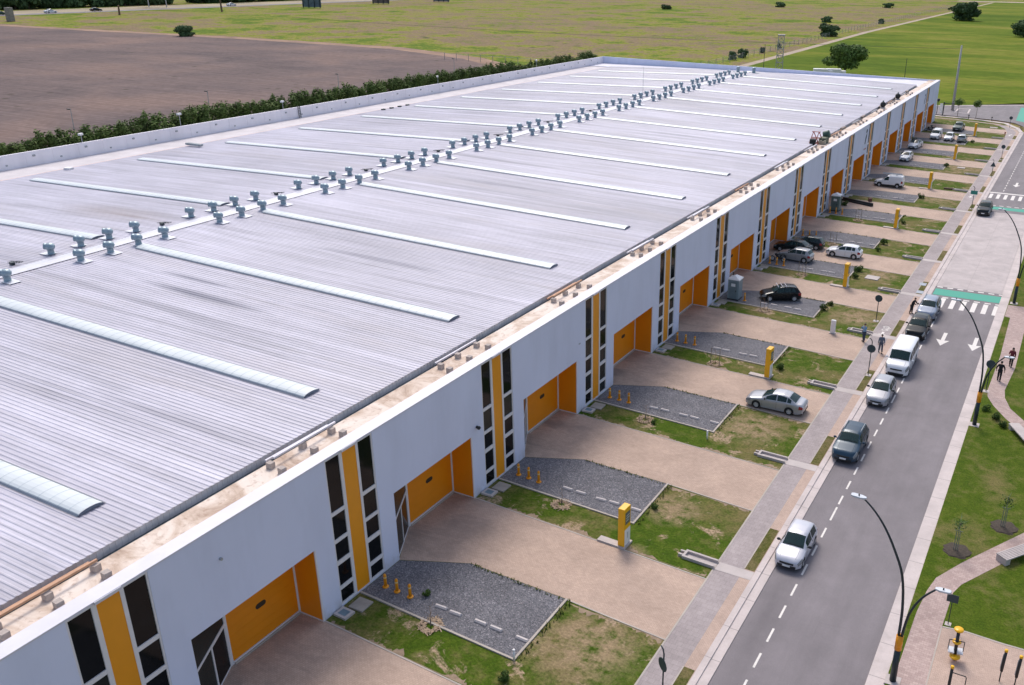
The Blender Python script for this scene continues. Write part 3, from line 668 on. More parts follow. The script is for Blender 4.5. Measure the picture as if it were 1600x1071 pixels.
# small ladders and cable boxes on the ridge between clusters
for k in range(1, 9):
    m = MB(); y = 4.2 + 16*k
    for s in (-0.18, 0.18): m.tube([(XR-3.2,y+s,roofz(XR-3.2)+0.12),(XR-1.3,y+s,ZR+0.28)], 0.03, 5)
    for i in range(5): m.tube([(XR-3.0+0.38*i,y-0.18,roofz(XR-3.0+0.38*i)+0.15+i*0.02),(XR-3.0+0.38*i,y+0.18,roofz(XR-3.0+0.38*i)+0.15+i*0.02)], 0.02, 5)
    m.box(XR-2.3,XR-1.9,y-0.55,y-0.25,roofz(XR-2)+0.05,roofz(XR-2)+0.3)
    m.build('ridge_ladder', M_STEEL, wh)
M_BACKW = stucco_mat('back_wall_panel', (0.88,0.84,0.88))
# back ledge, back parapet, far parapet
m = MB(); m.box(XBK-0.5, XBK-0.3, YA, 219.2, 9.5, 10.13); m.box(XBK-1.2, XBK-0.5, YA, 219.2, 9.5, 10.02); m.build('back_gutter', plain('pink_sealant', (0.66,0.47,0.41), 0.8, var=0.15), wh)
m = MB(); m.box(XB, XBK-1.2, YA, YEND2-0.3, 9.6, 10.0); m.build('back_ledge', plain('back_ledge_screed', (0.62,0.575,0.59), 0.85, var=0.12, scale=0.3, fine=0.1), wh)
m = MB()
yy = YA
while yy < YEND2-0.4:
    y1 = min(yy+3.96, YEND2-0.32); m.box(XB-0.3, XB, yy, y1, -0.3, HB); yy += 4.0
m.box(XB-0.28, XB-0.03, YA, YEND2-0.34, -0.3, HB-0.02); m.build('back_wall', M_BACKW, wh)
m = MB()
for i, y in enumerate(range(-36, 224, 8)):
    m.box(XB+0.0, XB+0.14, y, y+0.35, 11.25, 11.5); m.box(XB, XB+0.1, y+4, y+4.25, 10.5, 10.7)
m.build('bracket', M_GALV, wh)
m = MB()
def endp(t, z): return (XB*t, YEND + (YEND2-YEND)*t, z)
m.quad((-0.0,YEND,-0.3),(XB-0.3,YEND2,-0.3),(XB-0.3,YEND2,HB+0.02),(0.0,YEND,HF))
m.quad((XB-0.3,YEND2-0.3,-0.3),(0.0,YEND-0.3,-0.3),(0.0,YEND-0.3,HF),(XB-0.3,YEND2-0.3,HB+0.02))
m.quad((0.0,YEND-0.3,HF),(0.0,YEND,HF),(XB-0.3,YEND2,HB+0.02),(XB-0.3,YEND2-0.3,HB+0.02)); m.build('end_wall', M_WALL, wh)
m = MB(); m.quad((-2.96,219.0,10.30),(-2.96,YEND-0.4,10.30),(XB,YEND2-0.3,10.1),(XB,219.0,10.1)); m.build('end_ledge', plain('end_ledge_membrane', (0.62,0.60,0.66), 0.7, var=0.1, scale=0.3), wh)
m = MB(); m.box(XB, -3.9, 218.9, 219.35, 10.05, 10.12)
m.quad((XE+0.3,219.36,ZE-0.3),(XR,219.36,ZE-0.3),(XR,219.36,ZR+0.06),(XE+0.3,219.36,ZE+0.05)); m.quad((XR,219.36,ZEB-0.3),(XBK,219.36,ZEB-0.3),(XBK,219.36,ZEB+0.05),(XR,219.36,ZR+0.06))
m.build('gable_closure', M_WALL, wh)

# window strips, roller doors, glazed entrances: one set per unit
def strip_frame(cols, c):
    m = MB(); x0, x1 = -0.16, -0.03
    for a, b_ in cols: m.box(x0, x1, a, b_, 0.12, 10.50)
    for z0, z1 in ((0.12,0.24),(1.20,1.48),(3.02,3.34),(4.62,4.88),(6.56,6.82),(10.40,10.50)): m.box(x0, x1-0.002, c[0], c[1], z0, z1)
    return m.mesh('window', M_FRAME)
WCOL = ((-8.57,-7.44),(-5.80,-4.62))
ME_FR = (strip_frame(((-8.68,-8.57),(-7.44,-7.19)), WCOL[0]), strip_frame(((-6.01,-5.80),(-4.62,-4.52)), WCOL[1]))
PZ = ((0.24,1.20),(1.48,3.02),(3.34,4.62),(4.88,6.56),(6.82,10.40))
def pane_mesh(c, kinds):
    m = MB()
    for (z0, z1), g in zip(PZ, kinds): m.box(-0.14, -0.10+rnd.uniform(-0.004,0.004), *WCOL[c], z0, z1, mi=g)
    return m.mesh('pane', [M_GLASS, M_GLASS2])
ME_OR = MB().box(-0.14, -0.055, -7.19, -6.01, 0.12, 10.50).mesh('orange_panel', M_AMBER)
# roller door with ribs, slot window; framed jamb panel; ceiling
rd = MB(); z = 0.22
while z < 5.06: rd.box(-2.02, -1.955, 0.52, 5.62, z, min(z+0.56, 5.08)); rd.box(-2.02, -1.962, 0.52, 5.62, min(z+0.56,5.08), min(z+0.57,5.08)); z += 0.57
ME_RD = rd.mesh('roller_door', M_ORANGE)
sl_ = MB(); sl_.prism([(2.75+0.42*c+0.17*math.cos(a), 2.55+0.17*math.sin(a)) for c, a in [(0,R(90+18*i)) for i in range(11)]] + [(3.17+0.17*math.cos(R(-90+18*i)), 2.55+0.17*math.sin(R(-90+18*i))) for i in range(11)], 0, 0.02)
for i, q in enumerate(sl_.v): sl_.v[i] = (-1.953+q[2], q[0], q[1])
sl_.box(-1.953,-1.925,2.86,2.90,2.42,2.68); 
ME_SLOT = sl_.mesh('slot_window', plain('slot_rubber', (0.035,0.025,0.015), 0.6))
dfm = MB(); dfm.box(-2.04,-1.93,0.40,0.52,0.0,5.20); dfm.box(-2.04,-1.93,5.62,5.70,0.0,5.20); dfm.box(-2.04,-1.94,0.52,5.62,5.08,5.20); dfm.box(-2.04,-1.90,0.52,5.62,0.0,0.20)
ME_DFR = dfm.mesh('door_frame', M_FRAME)
ME_SILL = MB().box(-2.04,-1.82,0.55,5.60,0.012,0.12).mesh('door_sill', M_EDGE)
jp = MB(); jp.box(-1.88,-0.06,5.72,5.79,0.10,5.20); ME_JP = jp.mesh('jamb_panel', M_ORANGE)
jf = MB(); jf.box(-1.93,-1.88,5.70,5.79,0.0,5.20); jf.box(-0.06,0.012,5.705,5.82,0.0,5.24); jf.box(-1.88,-0.06,5.705,5.79,0.0,0.10); ME_JF = jf.mesh('jamb_trim', M_FRAME)
ce = MB(); ce.prism([(-0.31,-3.0),(-2.04,0.40),(-2.04,5.79),(-0.31,5.79)], 5.20, 5.26); ce.prism([(-2.3,-3.4),(-2.04,0.40),(-2.04,5.79),(-2.3,5.79)], 0, 5.2); ME_CE = ce.mesh('recess_ceiling', M_FRAME)
# glazed entrance set at an angle between the facade and the roller door
A0, A1 = Vector((-0.16,-3.05,0)), Vector((-2.0,0.40,0)); dA = (A1-A0); LA = dA.length; dA.normalize()
MA = Matrix(((dA.x,-dA.y,0,A0.x),(dA.y,dA.x,0,A0.y),(0,0,1,0),(0,0,0,1)))
ef = MB()
for a, b_ in ((0,0.09),(LA*0.50-0.05,LA*0.50+0.05),(LA-0.11,LA)): ef.box(a, b_, -0.06, 0.05, 0.0, 5.20 if b_ < 0.2 or a > LA-0.2 else 2.95, M=MA)
ef.box(0.09, LA-0.11, -0.055, 0.045, 2.95, 3.10, M=MA); ef.box(0.09, LA-0.11, -0.055, 0.045, 5.10, 5.20, M=MA); ef.box(0.09, LA*0.5-0.05, -0.055, 0.045, 0.0, 0.1, M=MA)
ME_EF = ef.mesh('entrance_frame', M_FRAME)
ME_EG = MB().box(0.09, LA-0.11, -0.02, 0.01, 3.10, 5.10, M=MA).box(0.09, LA*0.5-0.05, -0.02, 0.01, 0.1, 2.95, M=MA).mesh('entrance_glass', M_GLASS2)
ed = MB(); a, b_ = LA*0.5+0.05, LA-0.11
ed.box(a, a+0.07, -0.045, 0.035, 0.02, 2.95, M=MA); ed.box(b_-0.07, b_, -0.045, 0.035, 0.02, 2.95, M=MA); ed.box(a+0.07, b_-0.07, -0.045, 0.035, 0.02, 0.12, M=MA); ed.box(a+0.07, b_-0.07, -0.045, 0.035, 2.86, 2.95, M=MA)
ME_ED = ed.mesh('entrance_door', M_FRAME); ME_EDG = MB().box(a+0.07, b_-0.07, -0.015, 0.01, 0.12, 2.86, M=MA).mesh('pane', M_GLASS)
ME_EH = MB().box(a+0.02, a+0.05, 0.035, 0.09, 1.0, 1.5, M=MA).mesh('handle', M_GALV)
ME_BR = MB().box(0.04,0.09,-7.30,-5.95,HF-0.10,HF+0.06).mesh('cable_bracket', M_CAP)
for k in BAYS:
    o = (0, (k-1)*P, 0)
    for c in (0,1):
        fr = link('window', ME_FR[c], wh, o)
        link('pane', pane_mesh(c, [1 if (i < 4 and rnd.random() < (0.22 if k < 4 else 0.42)) else 0 for i in range(5)]), fr)
    link('orange_panel', ME_OR, wh, o)
    d = link('roller_door', ME_RD, wh, o); link('slot_window', ME_SLOT, d); link('door_frame', ME_DFR, d); link('door_sill', ME_SILL, d)
    j = link('jamb_panel', ME_JP, wh, o); link('jamb_trim', ME_JF, j)
    link('recess_ceiling', ME_CE, wh, o)
    e = link('entrance_frame', ME_EF, wh, o); link('entrance_glass', ME_EG, e)
    e2 = link('entrance_door', ME_ED, wh, o); link('pane', ME_EDG, e2); link('handle', ME_EH, e2)
    link('cable_bracket', ME_BR, wh, o)
# painted company marks on two units, a camera on another
def facade_mark(y, z, s, name, text=True):
    m = MB(); Rm = lambda a, b_: (0.012, y + a*s, z + b_*s)
    m.v = []; 
    def pl(pts, mi): 
        b0 = len(m.v); m.v += [Rm(*q) for q in pts]; m.f.append(tuple(range(b0, b0+len(pts)))); m.m.append(mi)
    pl([(-0.9,-1.3),(-0.2,-1.5),(0.7,0.1),(0.85,0.9),(0.2,0.75),(-0.5,0.1)], 0)
    pl([(-0.35,0.95),(0.85,1.0),(1.05,1.5),(0.2,1.85),(-0.3,1.55)], 0)
    if text:
        for i in range(6): pl([(-1.1+0.42*i,-2.7),(-0.8+0.42*i,-2.7),(-0.8+0.42*i,-2.4),(-1.1+0.42*i,-2.4)], 1)
    return m.build(name, [plain('logo_blue', (0.02,0.05,0.09), 0.6), plain('logo_orange', (0.45,0.14,0.06), 0.6)], wh)
facade_mark(149.2, 8.3, 0.85, 'wall_logo'); facade_mark(213.4, 8.0, 0.75, 'wall_logo', False)
m = MB(); m.tube([(0.0,22.45,5.8),(0.18,22.45,5.78)], 0.11, 10); m.tube([(0.18,22.45,5.78),(0.30,22.45,5.72)], [0.16,0.12], 10); m.build('security_camera', M_DARK, wh)
m = MB(); m.box(0.002,0.05,38.1,38.35,6.72,6.8); m.build('wall_bracket', M_GALV, wh)
m = MB(); m.tube([(0.0,-0.55,8.7),(0.15,-0.55,8.7)], 0.08, 8); m.build('wall_bracket', M_GALV, wh)
m = MB(); m.tube([(XR,151.0,ZR),(XR,151.0,ZR+6.8)], [0.05,0.02], 6); m.build('lightning_rod', M_GALV, wh)
# ------------------------------------------------------------------ yard furniture, one set per unit
def unit(k): return f'{nth(k)} unit from the near end'
# bollards
bm_ = MB(); bm_.lathe([(0.115,0.05),(0.105,0.80),(0.075,0.86),(0.0,0.90)], n=12)
ME_BO = bm_.mesh('post', M_AMBER, True)
bb_ = MB(); bb_.lathe([(0.22,0.0),(0.22,0.05),(0.17,0.07),(0.12,0.09)], n=12); ME_BB = bb_.mesh('base_plate', M_AMBER)
bs_ = MB(); bs_.lathe([(0.113,0.62),(0.110,0.70)], n=12); ME_BS = bs_.mesh('reflective_band', plain('band_pale', (0.80,0.62,0.30), 0.4))
WORD3 = ('nearest the wall','middle of three','farthest from the wall')
for k in range(2, 10):
    for i in range(3):
        x, y = 1.08 + 1.03*i + rnd.uniform(-.05,.05), (k-1)*P - 5.78 - 0.08*i + rnd.uniform(-.05,.05)
        t = empty('bollard', (x, y, 0.012), rnd.uniform(0,3), f'yellow bollard of the {unit(k)}, {WORD3[i]}', 'bollard', 'yellow bollards on the gravel pads')
        t.scale = (0.95,0.95,1.15)
        link('post', ME_BO, t); link('base_plate', ME_BB, t); link('reflective_band', ME_BS, t)
# wheel stops
ws = MB(); ws.prism([(-0.43,-0.10),(0.43,-0.10),(0.43,0.10),(-0.43,0.10)], 0, 0.07); 
ws.v += [(-0.42,-0.09,0.07),(0.42,-0.09,0.07),(0.42,0.09,0.07),(-0.42,0.09,0.07),(-0.40,-0.05,0.13),(0.40,-0.05,0.13),(0.40,0.05,0.13),(-0.40,0.05,0.13)]
for f in ((4,5,6,7),(0,1,5,4),(1,2,6,5),(2,3,7,6),(3,0,4,7)): ws.f.append(tuple(8+i for i in f)); ws.m.append(0)
ME_WS = ws.mesh('wheel_stop', plain('stop_concrete', (0.60,0.54,0.52), 0.85, var=0.1))
for k in range(2, 15):
    for i, x in enumerate((5.62, 6.76, 8.60, 9.77, 11.60)):
        if k == 6 and i == 4: continue
        o = link('wheel_stop', ME_WS, None, (x + rnd.uniform(-.06,.06), (k-1)*P - 5.88 + SK*(x-8)*0.5 + rnd.uniform(-.05,.05), 0.012), rnd.uniform(-0.05,0.03))
        o.scale = (1,1.2,1.2)
        tag(o, f'pale wheel stop of the {unit(k)}, {nth(i+1)} from the wall', 'wheel stop', 'wheel stops on the gravel pads')
# drainage troughs
tr = MB(); tr.box(0.16,2.38,-0.10,0.08,-0.02,0.22); tr.box(0.16,2.38,0.62,0.78,-0.02,0.22); tr.box(0.0,0.16,-0.10,0.78,-0.02,0.22)
tr.box(0.16,2.38,0.08,0.62,-0.05,0.03); tr.box(-0.35,0.0,0.05,0.20,-0.02,0.20); tr.box(-0.35,0.0,0.46,0.61,-0.02,0.20)
ME_TR = tr.mesh('channel', M_CAST)
TROUGH = list(range(2, 15))
for k in TROUGH:
    t = empty('drain_trough', yd(k, 16.95, 7.02) + (0.0,), SK, f'open concrete drain trough in the lawn of the {unit(k)}', 'drain trough', 'concrete drain troughs beside the pavement')
    link('channel', ME_TR, t)
# meter boxes and covers at the foot of the wall
mb1 = MB(); mb1.box(-0.5,0.5,-0.42,0.42,0.0,0.15); mb2 = MB(); mb2.box(-0.30,0.30,-0.24,0.24,0.15,0.165)
ME_M1 = mb1.mesh('frame', M_CAST); ME_M2 = mb2.mesh('lid', plain('meter_lid', (0.16,0.22,0.26), 0.35, var=0.2))
ME_CV = MB().box(-0.55,0.55,-0.55,0.55,0.0,0.13).mesh('cover_slab', plain('cover_stone', (0.36,0.315,0.275), 0.9, var=0.15, fine=0.15))
for k in range(1, 14):
    y = (k-1)*P + 6.85
    t = empty('meter_box', (0.62, y, 0.0), rnd.uniform(-.06,.06), f'meter box with blue grey lid of the {unit(k)}', 'meter box', 'meter boxes along the wall')
    link('frame', ME_M1, t); link('lid', ME_M2, t)
    o = link('cover_slab', ME_CV, None, (0.95, y+1.15, 0.0), rnd.uniform(-.06,.06)); bevel(o, 0.02, 1)
    tag(o, f'square beige slab beside the meter box of the {unit(k)}', 'cover slab', 'stone slabs along the wall')
# yellow totem signs every second unit
tp = MB(); tp.box(-0.25,0.25,-0.46,0.46,0.12,3.15); ME_T1 = tp.mesh('pillar', M_YEL)
tp = MB(); tp.box(-1.85,0.36,-0.58,0.12-0.12,0.0,0.14); tp.box(-0.36,0.36,0.0,0.60,0.0,0.135); ME_T2 = tp.mesh('base_slab', M_CAST)
tp = MB(); tp.box(0.25,0.27,-0.30,0.32,1.85,2.80); ME_T3 = tp.mesh('sign_panel', plain('sign_slate', (0.10,0.115,0.12), 0.35))
tp = MB(); tp.box(0.25,0.27,-0.38,0.40,0.16,1.45); ME_T4 = tp.mesh('white_panel', M_WHITE)
def text_mesh(s, size):
    c = bpy.data.curves.new('txt', 'FONT'); c.body = s; c.size = size; c.extrude = 0.004; c.align_x = 'CENTER'
    o = bpy.data.objects.new('txt', c); COL.objects.link(o); dg = bpy.context.evaluated_depsgraph_get()
    me = bpy.data.meshes.new_from_object(o.evaluated_get(dg)); bpy.data.objects.remove(o); bpy.data.curves.remove(c); return me
tb = MB(); tb.box(0.271,0.275,-0.24,0.26,2.50,2.58); tb.box(0.271,0.275,-0.24,0.26,2.30,2.38); tb.box(0.271,0.275,-0.24,0.14,2.10,2.18); tb.box(0.271,0.275,-0.06,0.10,0.65,1.15); ME_T5 = tb.mesh('sign_stripe', plain('sign_grey', (0.50,0.50,0.50), 0.5))
TOT = {2:21.45, 4:53.65, 6:85.05, 8:117.3, 10:148.7, 12:180.6, 14:214.0}
for k, y in TOT.items():
    t = empty('totem_sign', (12.72, y+0.28, 0.0), SK, f'tall yellow totem sign beside the driveway of the {unit(k)}', 'totem sign', 'yellow totem signs along the front yards')
    pl_ = link('pillar', ME_T1, t); bevel(pl_, 0.03, 2)
    link('base_slab', ME_T2, t); link('sign_panel', ME_T3, t); link('white_panel', ME_T4, t); link('sign_stripe', ME_T5, t)
m = MB(); m.prism([(-0.26+0,-0.12),(0.26,-0.12),(0.26,0.12),(-0.26,0.12)], 0, 1.5)
st = empty('marker_post', (15.4, 68.6, 0), SK, 'short white utility pillar with a rounded top standing on the lawn', 'utility pillar')
m = MB(); 
for a, b_, z0, z1 in ((0.27,0.15,0.08,1.62),): m.box(-a,a,-b_,b_,z0,z1)
m.build('body', M_WHITE, st); bevel(st.children[0], 0.07, 3)
MB().box(-0.34,0.34,-0.22,0.22,-0.05,0.08).build('plinth', M_CAST, st)
# tree stakes / saplings in the yards
def stakes(x, y, n, label, dead=True):
    t = empty('staked_sapling', (x, y, 0.0), rnd.uniform(0,.3), label, 'sapling', 'young staked trees in the front yards')
    m = MB(); 
    for i in range(n):
        dx = (i-(n-1)/2)*0.9; m.tube([(dx,0,-0.1),(dx+rnd.uniform(-.03,.03),0.02,1.75 if n > 1 else 0.5)], 0.035, 6)
    if n > 1: m.tube([(-0.45,0,1.0),(0.45,0,1.02)], 0.012, 4)
    m.build('stake', plain('weathered_stake', (0.20,0.17,0.14), 0.9), t)
    s = MB(); s.tube([(0,0.05,0),(0.03,0.05,0.8),(0.0,0.06,1.5)], [0.025,0.018,0.008], 5)
    for i in range(7):
        a = rnd.uniform(0,6.28); z = 0.6+0.13*i; s.tube([(0.02,0.05,z),(0.02+0.35*math.cos(a),0.05+0.35*math.sin(a),z+0.25)], [0.008,0.004], 4)
    s.build('stem', plain('dry_twig', (0.34,0.22,0.14), 0.9), t)
    r_ = MB()
    for i in range(150):
        a = rnd.uniform(0,6.28); d = rnd.uniform(0.35,0.75); q = Vector((d*math.cos(a), d*math.sin(a), rnd.uniform(0.0,0.07))); u = Vector((rnd.uniform(-1,1),rnd.uniform(-1,1),rnd.uniform(-.2,.4))).normalized()*0.22; w = u.cross(Vector((0,0,1))).normalized()*0.03
        r_.quad(q-u-w, q+u-w, q+u+w, q-u+w)
    r_.build('mulch_ring', plain('straw', (0.44,0.32,0.22), 1.0, var=0.25), t)
stakes(6.03, 8.5, 1, 'bare stick sapling in a straw ring on the lawn edge by the nearest gravel pad')
stakes(6.3, 24.1, 1, 'bare stick sapling in a straw ring behind the nearest totem sign')
stakes(5.95, 39.7, 1, 'bare stick sapling on the lawn strip just before the silver sedan')
stakes(6.9, 54.4, 2, 'two dark stakes with a bare sapling behind the second nearest totem sign')
stakes(6.3, 72.0, 2, 'two dark stakes and a bare sapling in front of the black compact car')
stakes(6.4, 87.5, 2, 'two dark stakes with a bare sapling beside the silver hatchback at the wall')
stakes(6.4, 103.5, 2, 'two dark stakes and a bare sapling beyond the white hatchback on the driveway')
stakes(6.4, 119.4, 2, 'two dark stakes and a bare sapling before the farther portable toilet yard')

# foliage helpers
def leaf_cloud(m, c, r, n, s, flat=1.0, seed=0, shell=0.55):
    q = random.Random(seed)
    for _ in range(n):
        while True:
            d = Vector((q.uniform(-1,1),q.uniform(-1,1),q.uniform(-1,1)))
            if 0.05 < d.length <= 1: break
        d = d.normalized()*(q.uniform(shell,1.0))
        p0 = Vector(c) + Vector((d.x*r[0], d.y*r[1], d.z*r[2]))
        nrm = (d + Vector((q.uniform(-.8,.8),q.uniform(-.8,.8),q.uniform(-.3,.9)))).normalized()
        u = nrm.cross(Vector((q.uniform(-1,1),q.uniform(-1,1),q.uniform(-1,1)))).normalized(); w = nrm.cross(u)
        a = s*q.uniform(0.6,1.3); b_ = a*q.uniform(0.45,0.8)
        m.quad(p0-u*a, p0-w*b_*0.8+u*a*0.1, p0+u*a, p0+w*b_)
def crown_mesh(name, mat, blobs, n, s, seed):
    m = MB(); q = random.Random(seed)
    vol = [b_[1][0]*b_[1][1]*b_[1][2] for b_ in blobs]; tot = sum(v**0.67 for v in vol)
    for b_, v in zip(blobs, vol): leaf_cloud(m, b_[0], b_[1], int(n*v**0.67/tot), s, seed=q.randint(0,9999))
    return m.mesh(name, mat)
def shrub_mesh(seed, h=0.8, w=0.5, n=260, s=0.10):
    q = random.Random(seed); blobs = [((q.uniform(-w*.5,w*.5), q.uniform(-w*.5,w*.5), h*q.uniform(.3,.75)), (w*q.uniform(.4,.75), w*q.uniform(.4,.75), h*q.uniform(.3,.45))) for _ in range(6)]
    return crown_mesh('foliage', M_SHRUB, blobs, n, s, seed)
ME_SH = [shrub_mesh(i) for i in range(3)]
stm = MB()
for i in range(6):
    a = i*1.05; stm.tube([(0,0,-0.05),(0.2*math.cos(a),0.2*math.sin(a),0.3),(0.32*math.cos(a),0.32*math.sin(a),0.6)], [0.02,0.015,0.006], 5)
ME_ST = stm.mesh('stem', M_BARK)
def shrub(x, y, s, label, group=None, z=0.0):
    t = empty('shrub', (x, y, z), rnd.uniform(0,6), label, 'shrub', group); s *= 0.8; t.scale = (s,s,s)
    link('foliage', ME_SH[rnd.randrange(3)], t); link('stem', ME_ST, t); return t
shrub(12.56, 6.7, 1.0, 'small green bush at the bottom edge near the corner of the nearest gravel pad')
shrub(12.75, 26.9, 0.75, 'small bush against the gravel kerb just beyond the nearest totem sign')
shrub(13.2, 56.3, 1.15, 'dark bush against the gravel kerb just beyond the second totem sign from the near end')
shrub(12.85, 77.6, 0.95, 'bush at the far corner of the gravel pad beside the black compact car')
shrub(12.5, 75.6, 1.25, 'larger bush at the gravel kerb behind the black compact car')
shrub(12.75, 92.6, 1.5, 'tall bush at the far gravel corner beyond the third totem sign from the near end')
shrub(13.0, 89.6, 1.2, 'bush between a white slab and the third totem sign from the near end')
shrub(12.97, 107.5, 1.5, 'bush at the gravel corner behind the white hatchback on the driveway')
shrub(13.0, 103.5, 1.0, 'low bush on the lawn by the white hatchback rear end')
shrub(13.2, 121.0, 1.1, 'bush on the lawn just beyond the fourth totem sign from the near end')
shrub(12.55, 140.6, 1.5, 'bush at a gravel corner before the white panel van')
shrub(12.3, 172.0, 1.4, 'bush on the dry lawn opposite the white hatchback facing the street')
shrub(13.4, 204.6, 1.2, 'bush at the lawn corner beside the row of three parked cars')
shrub(4.0, 10.7, 0.75, 'weedy green plant growing in the gravel beside the nearest bollards')
shrub(6.9, 39.4, 0.7, 'weedy bush by a stick sapling on the strip of lawn before the silver sedan')
shrub(32.95, 56.5, 1.0, 'first of three bushes between the lamp post and the curving path')
shrub(33.9, 55.0, 1.15, 'middle one of three bushes between the lamp post and the curving path')
shrub(34.6, 53.7, 1.0, 'bush of the three beside the path that stands next to the bench')
shrub(34.2, 91.2, 2.2, 'large round bush behind the lamp post beside the teal crossing band')
shrub(2.0, 128.2, 1.6, 'overgrown weeds at the wall beside the farther portable toilet')
shrub(0.9, 199.5, 1.7, 'dark weeds at the wall between the white sedan and the parked cars')
shrub(1.2, 196.0, 1.2, 'low weeds at the wall behind the white sedan with a dark roof')
# square white cover on a lawn
o = MB().box(-0.85,0.85,-0.8,0.8,0,0.10).build('cover_slab', M_CAST, None, False, (15.0,90.7,0), SK); tag(o, 'large square white concrete cover on the lawn beyond the third totem sign', 'cover slab')
o = MB().box(-0.75,0.75,-0.6,0.6,0,0.10).build('cover_slab', M_CAST, None, False, (15.2,172.4,0), SK); tag(o, 'white concrete cover on the dry lawn far down the yards', 'cover slab')
o = MB().box(-0.9,0.9,-0.7,0.7,0,0.10).build('cover_slab', M_CAST, None, False, (15.4,231.0,0), 0); tag(o, 'white concrete cover on the last lawn by the cross street', 'cover slab')
for x, y, l in ((21.55,87.9,'blue grey utility cover in the pavement edge nearest the teal crossing'),(21.35,91.3,'blue grey utility cover in the pavement beyond the light blue car')):
    o = MB().box(-0.42,0.42,-0.55,0.55,0,0.03).build('utility_cover', plain('cover_steel', (0.30,0.33,0.38), 0.5, 0.2), None, False, (x,y,0.01)); tag(o, l, 'utility cover')
# white pipe post at gravel corners
for x, y, l in ((12.2,8.35,'short white pipe stub at the outer corner of the nearest gravel pad'),(12.15,39.0,'short white pipe stub at the outer corner of the gravel pad before the silver sedan')):
    m = MB(); m.tube([(0,0,-.05),(0,0,0.75)], 0.07, 10); m.tube([(0,0,0.72),(0,0,0.80)], 0.085, 10); o = m.build('pipe_stub', M_WHITE, None, True, (x,y,0)); tag(o, l, 'pipe stub')

# portable toilets
def toilet(x, y, rz, label, col):
    t = empty('portable_toilet', (x,y,0.01), rz, label, 'portable toilet')
    mc = plain('toilet_plastic_'+col[0], col[1], 0.45, var=0.06)
    b_ = MB(); b_.box(-0.58,0.58,-0.58,0.58,0.12,2.35); 
    for i in range(5): b_.box(0.58,0.60,-0.5+0.22*i,-0.42+0.22*i,0.3,2.2) if i in (0,4) else None
    for i in range(6): b_.box(-0.5+0.18*i,-0.44+0.18*i,-0.60,-0.58,0.3,1.9)
    bevel(b_.build('cabin', mc, t), 0.03, 2)
    d = MB(); d.box(0.585,0.625,-0.40,0.40,0.18,2.15); dd = d.build('door', plain('toilet_door_'+col[0], tuple(c*0.75 for c in col[1]), 0.4), t)
    MB().box(0.625,0.635,-0.22,0.22,1.6,1.95).build('door_sign', M_WHITE, dd)
    MB().box(0.63,0.66,0.28,0.34,1.0,1.2).build('latch', M_DARK, dd)
    r_ = MB(); r_.v += [(-0.64,-0.64,2.35),(0.64,-0.64,2.35),(0.64,0.64,2.35),(-0.64,0.64,2.35),(-0.62,-0.62,2.45),(0.62,-0.62,2.45),(0.62,0.62,2.45),(-0.62,0.62,2.45),(-0.25,0,2.78),(0.25,0,2.78)]
    for f in ((0,1,5,4),(1,2,6,5),(2,3,7,6),(3,0,4,7),(4,5,9,8),(6,7,8,9),(5,6,9),(7,4,8),(3,2,1,0)): r_.f.append(f); r_.m.append(0)
    r_.build('roof', M_WHITE, t); MB().box(-0.6,0.6,-0.6,0.6,0.0,0.12).build('skid', M_DARK, t)
    m = MB(); m.tube([(-0.4,-0.4,2.4),(-0.4,-0.4,2.95)], 0.05, 8); m.build('vent_pipe', M_DARK, t)
    t.scale = (1.2,1.2,1.08)
toilet(1.75, 74.3, -1.57, 'grey blue portable toilet with white roof against the wall by the black compact car', ('a',(0.21,0.27,0.30)))
toilet(1.45, 124.2, -1.57, 'dark grey green portable toilet standing at the wall farther away', ('b',(0.13,0.18,0.17)))

# things on the ledge behind the coping
CB = MB().box(-0.18,0.18,-0.18,0.18,0,0.36).mesh('concrete_block', plain('block_concrete', (0.50,0.425,0.385), 0.95, var=0.2, scale=4, fine=0.15))
ROWS = (('coping-side',-1.35),('gutter-side',-2.32))
for k in range(1, 15):
    for rn, x in ROWS:
        for i, yb in enumerate((-10.45,-8.1,-5.7)):
            if k > 9 and rnd.random() < 0.15: continue
            o = link('concrete_block', CB, None, (x+rnd.uniform(-.08,.08), (k-1)*P+yb+rnd.uniform(-.2,.2), 10.42), rnd.uniform(-.1,.1))
            tag(o, f'block on roof ledge above the {nth(k)} nearest window strip, {rn} row, {("near end","middle","far end")[i]}', 'concrete block', 'concrete blocks on the roof ledge')
    for x, nm in ((-2.98,'gutter-side'),(-2.36,'inner')):
        if k > 10 and nm == 'inner': continue
        if k % 4 == 3 and nm == 'inner': continue
        o = MB().box(-0.06,0.06,-2.55,2.55,0.0,0.12).build('rail', M_CAP if (k+len(nm)) % 3 else plain('rust_rail', (0.52,0.30,0.19), 0.8, var=0.2), None, False, (x,(k-1)*P-7.7+rnd.uniform(-.3,.3),10.85 if nm == 'inner' else 10.50), rnd.uniform(-.01,.01))
        tag(o, f'long {"white" if (k+len(nm)) % 3 else "rusty"} {nm} rail on the roof ledge above the {nth(k)} nearest window strip', 'rail', 'rails on the roof ledge')
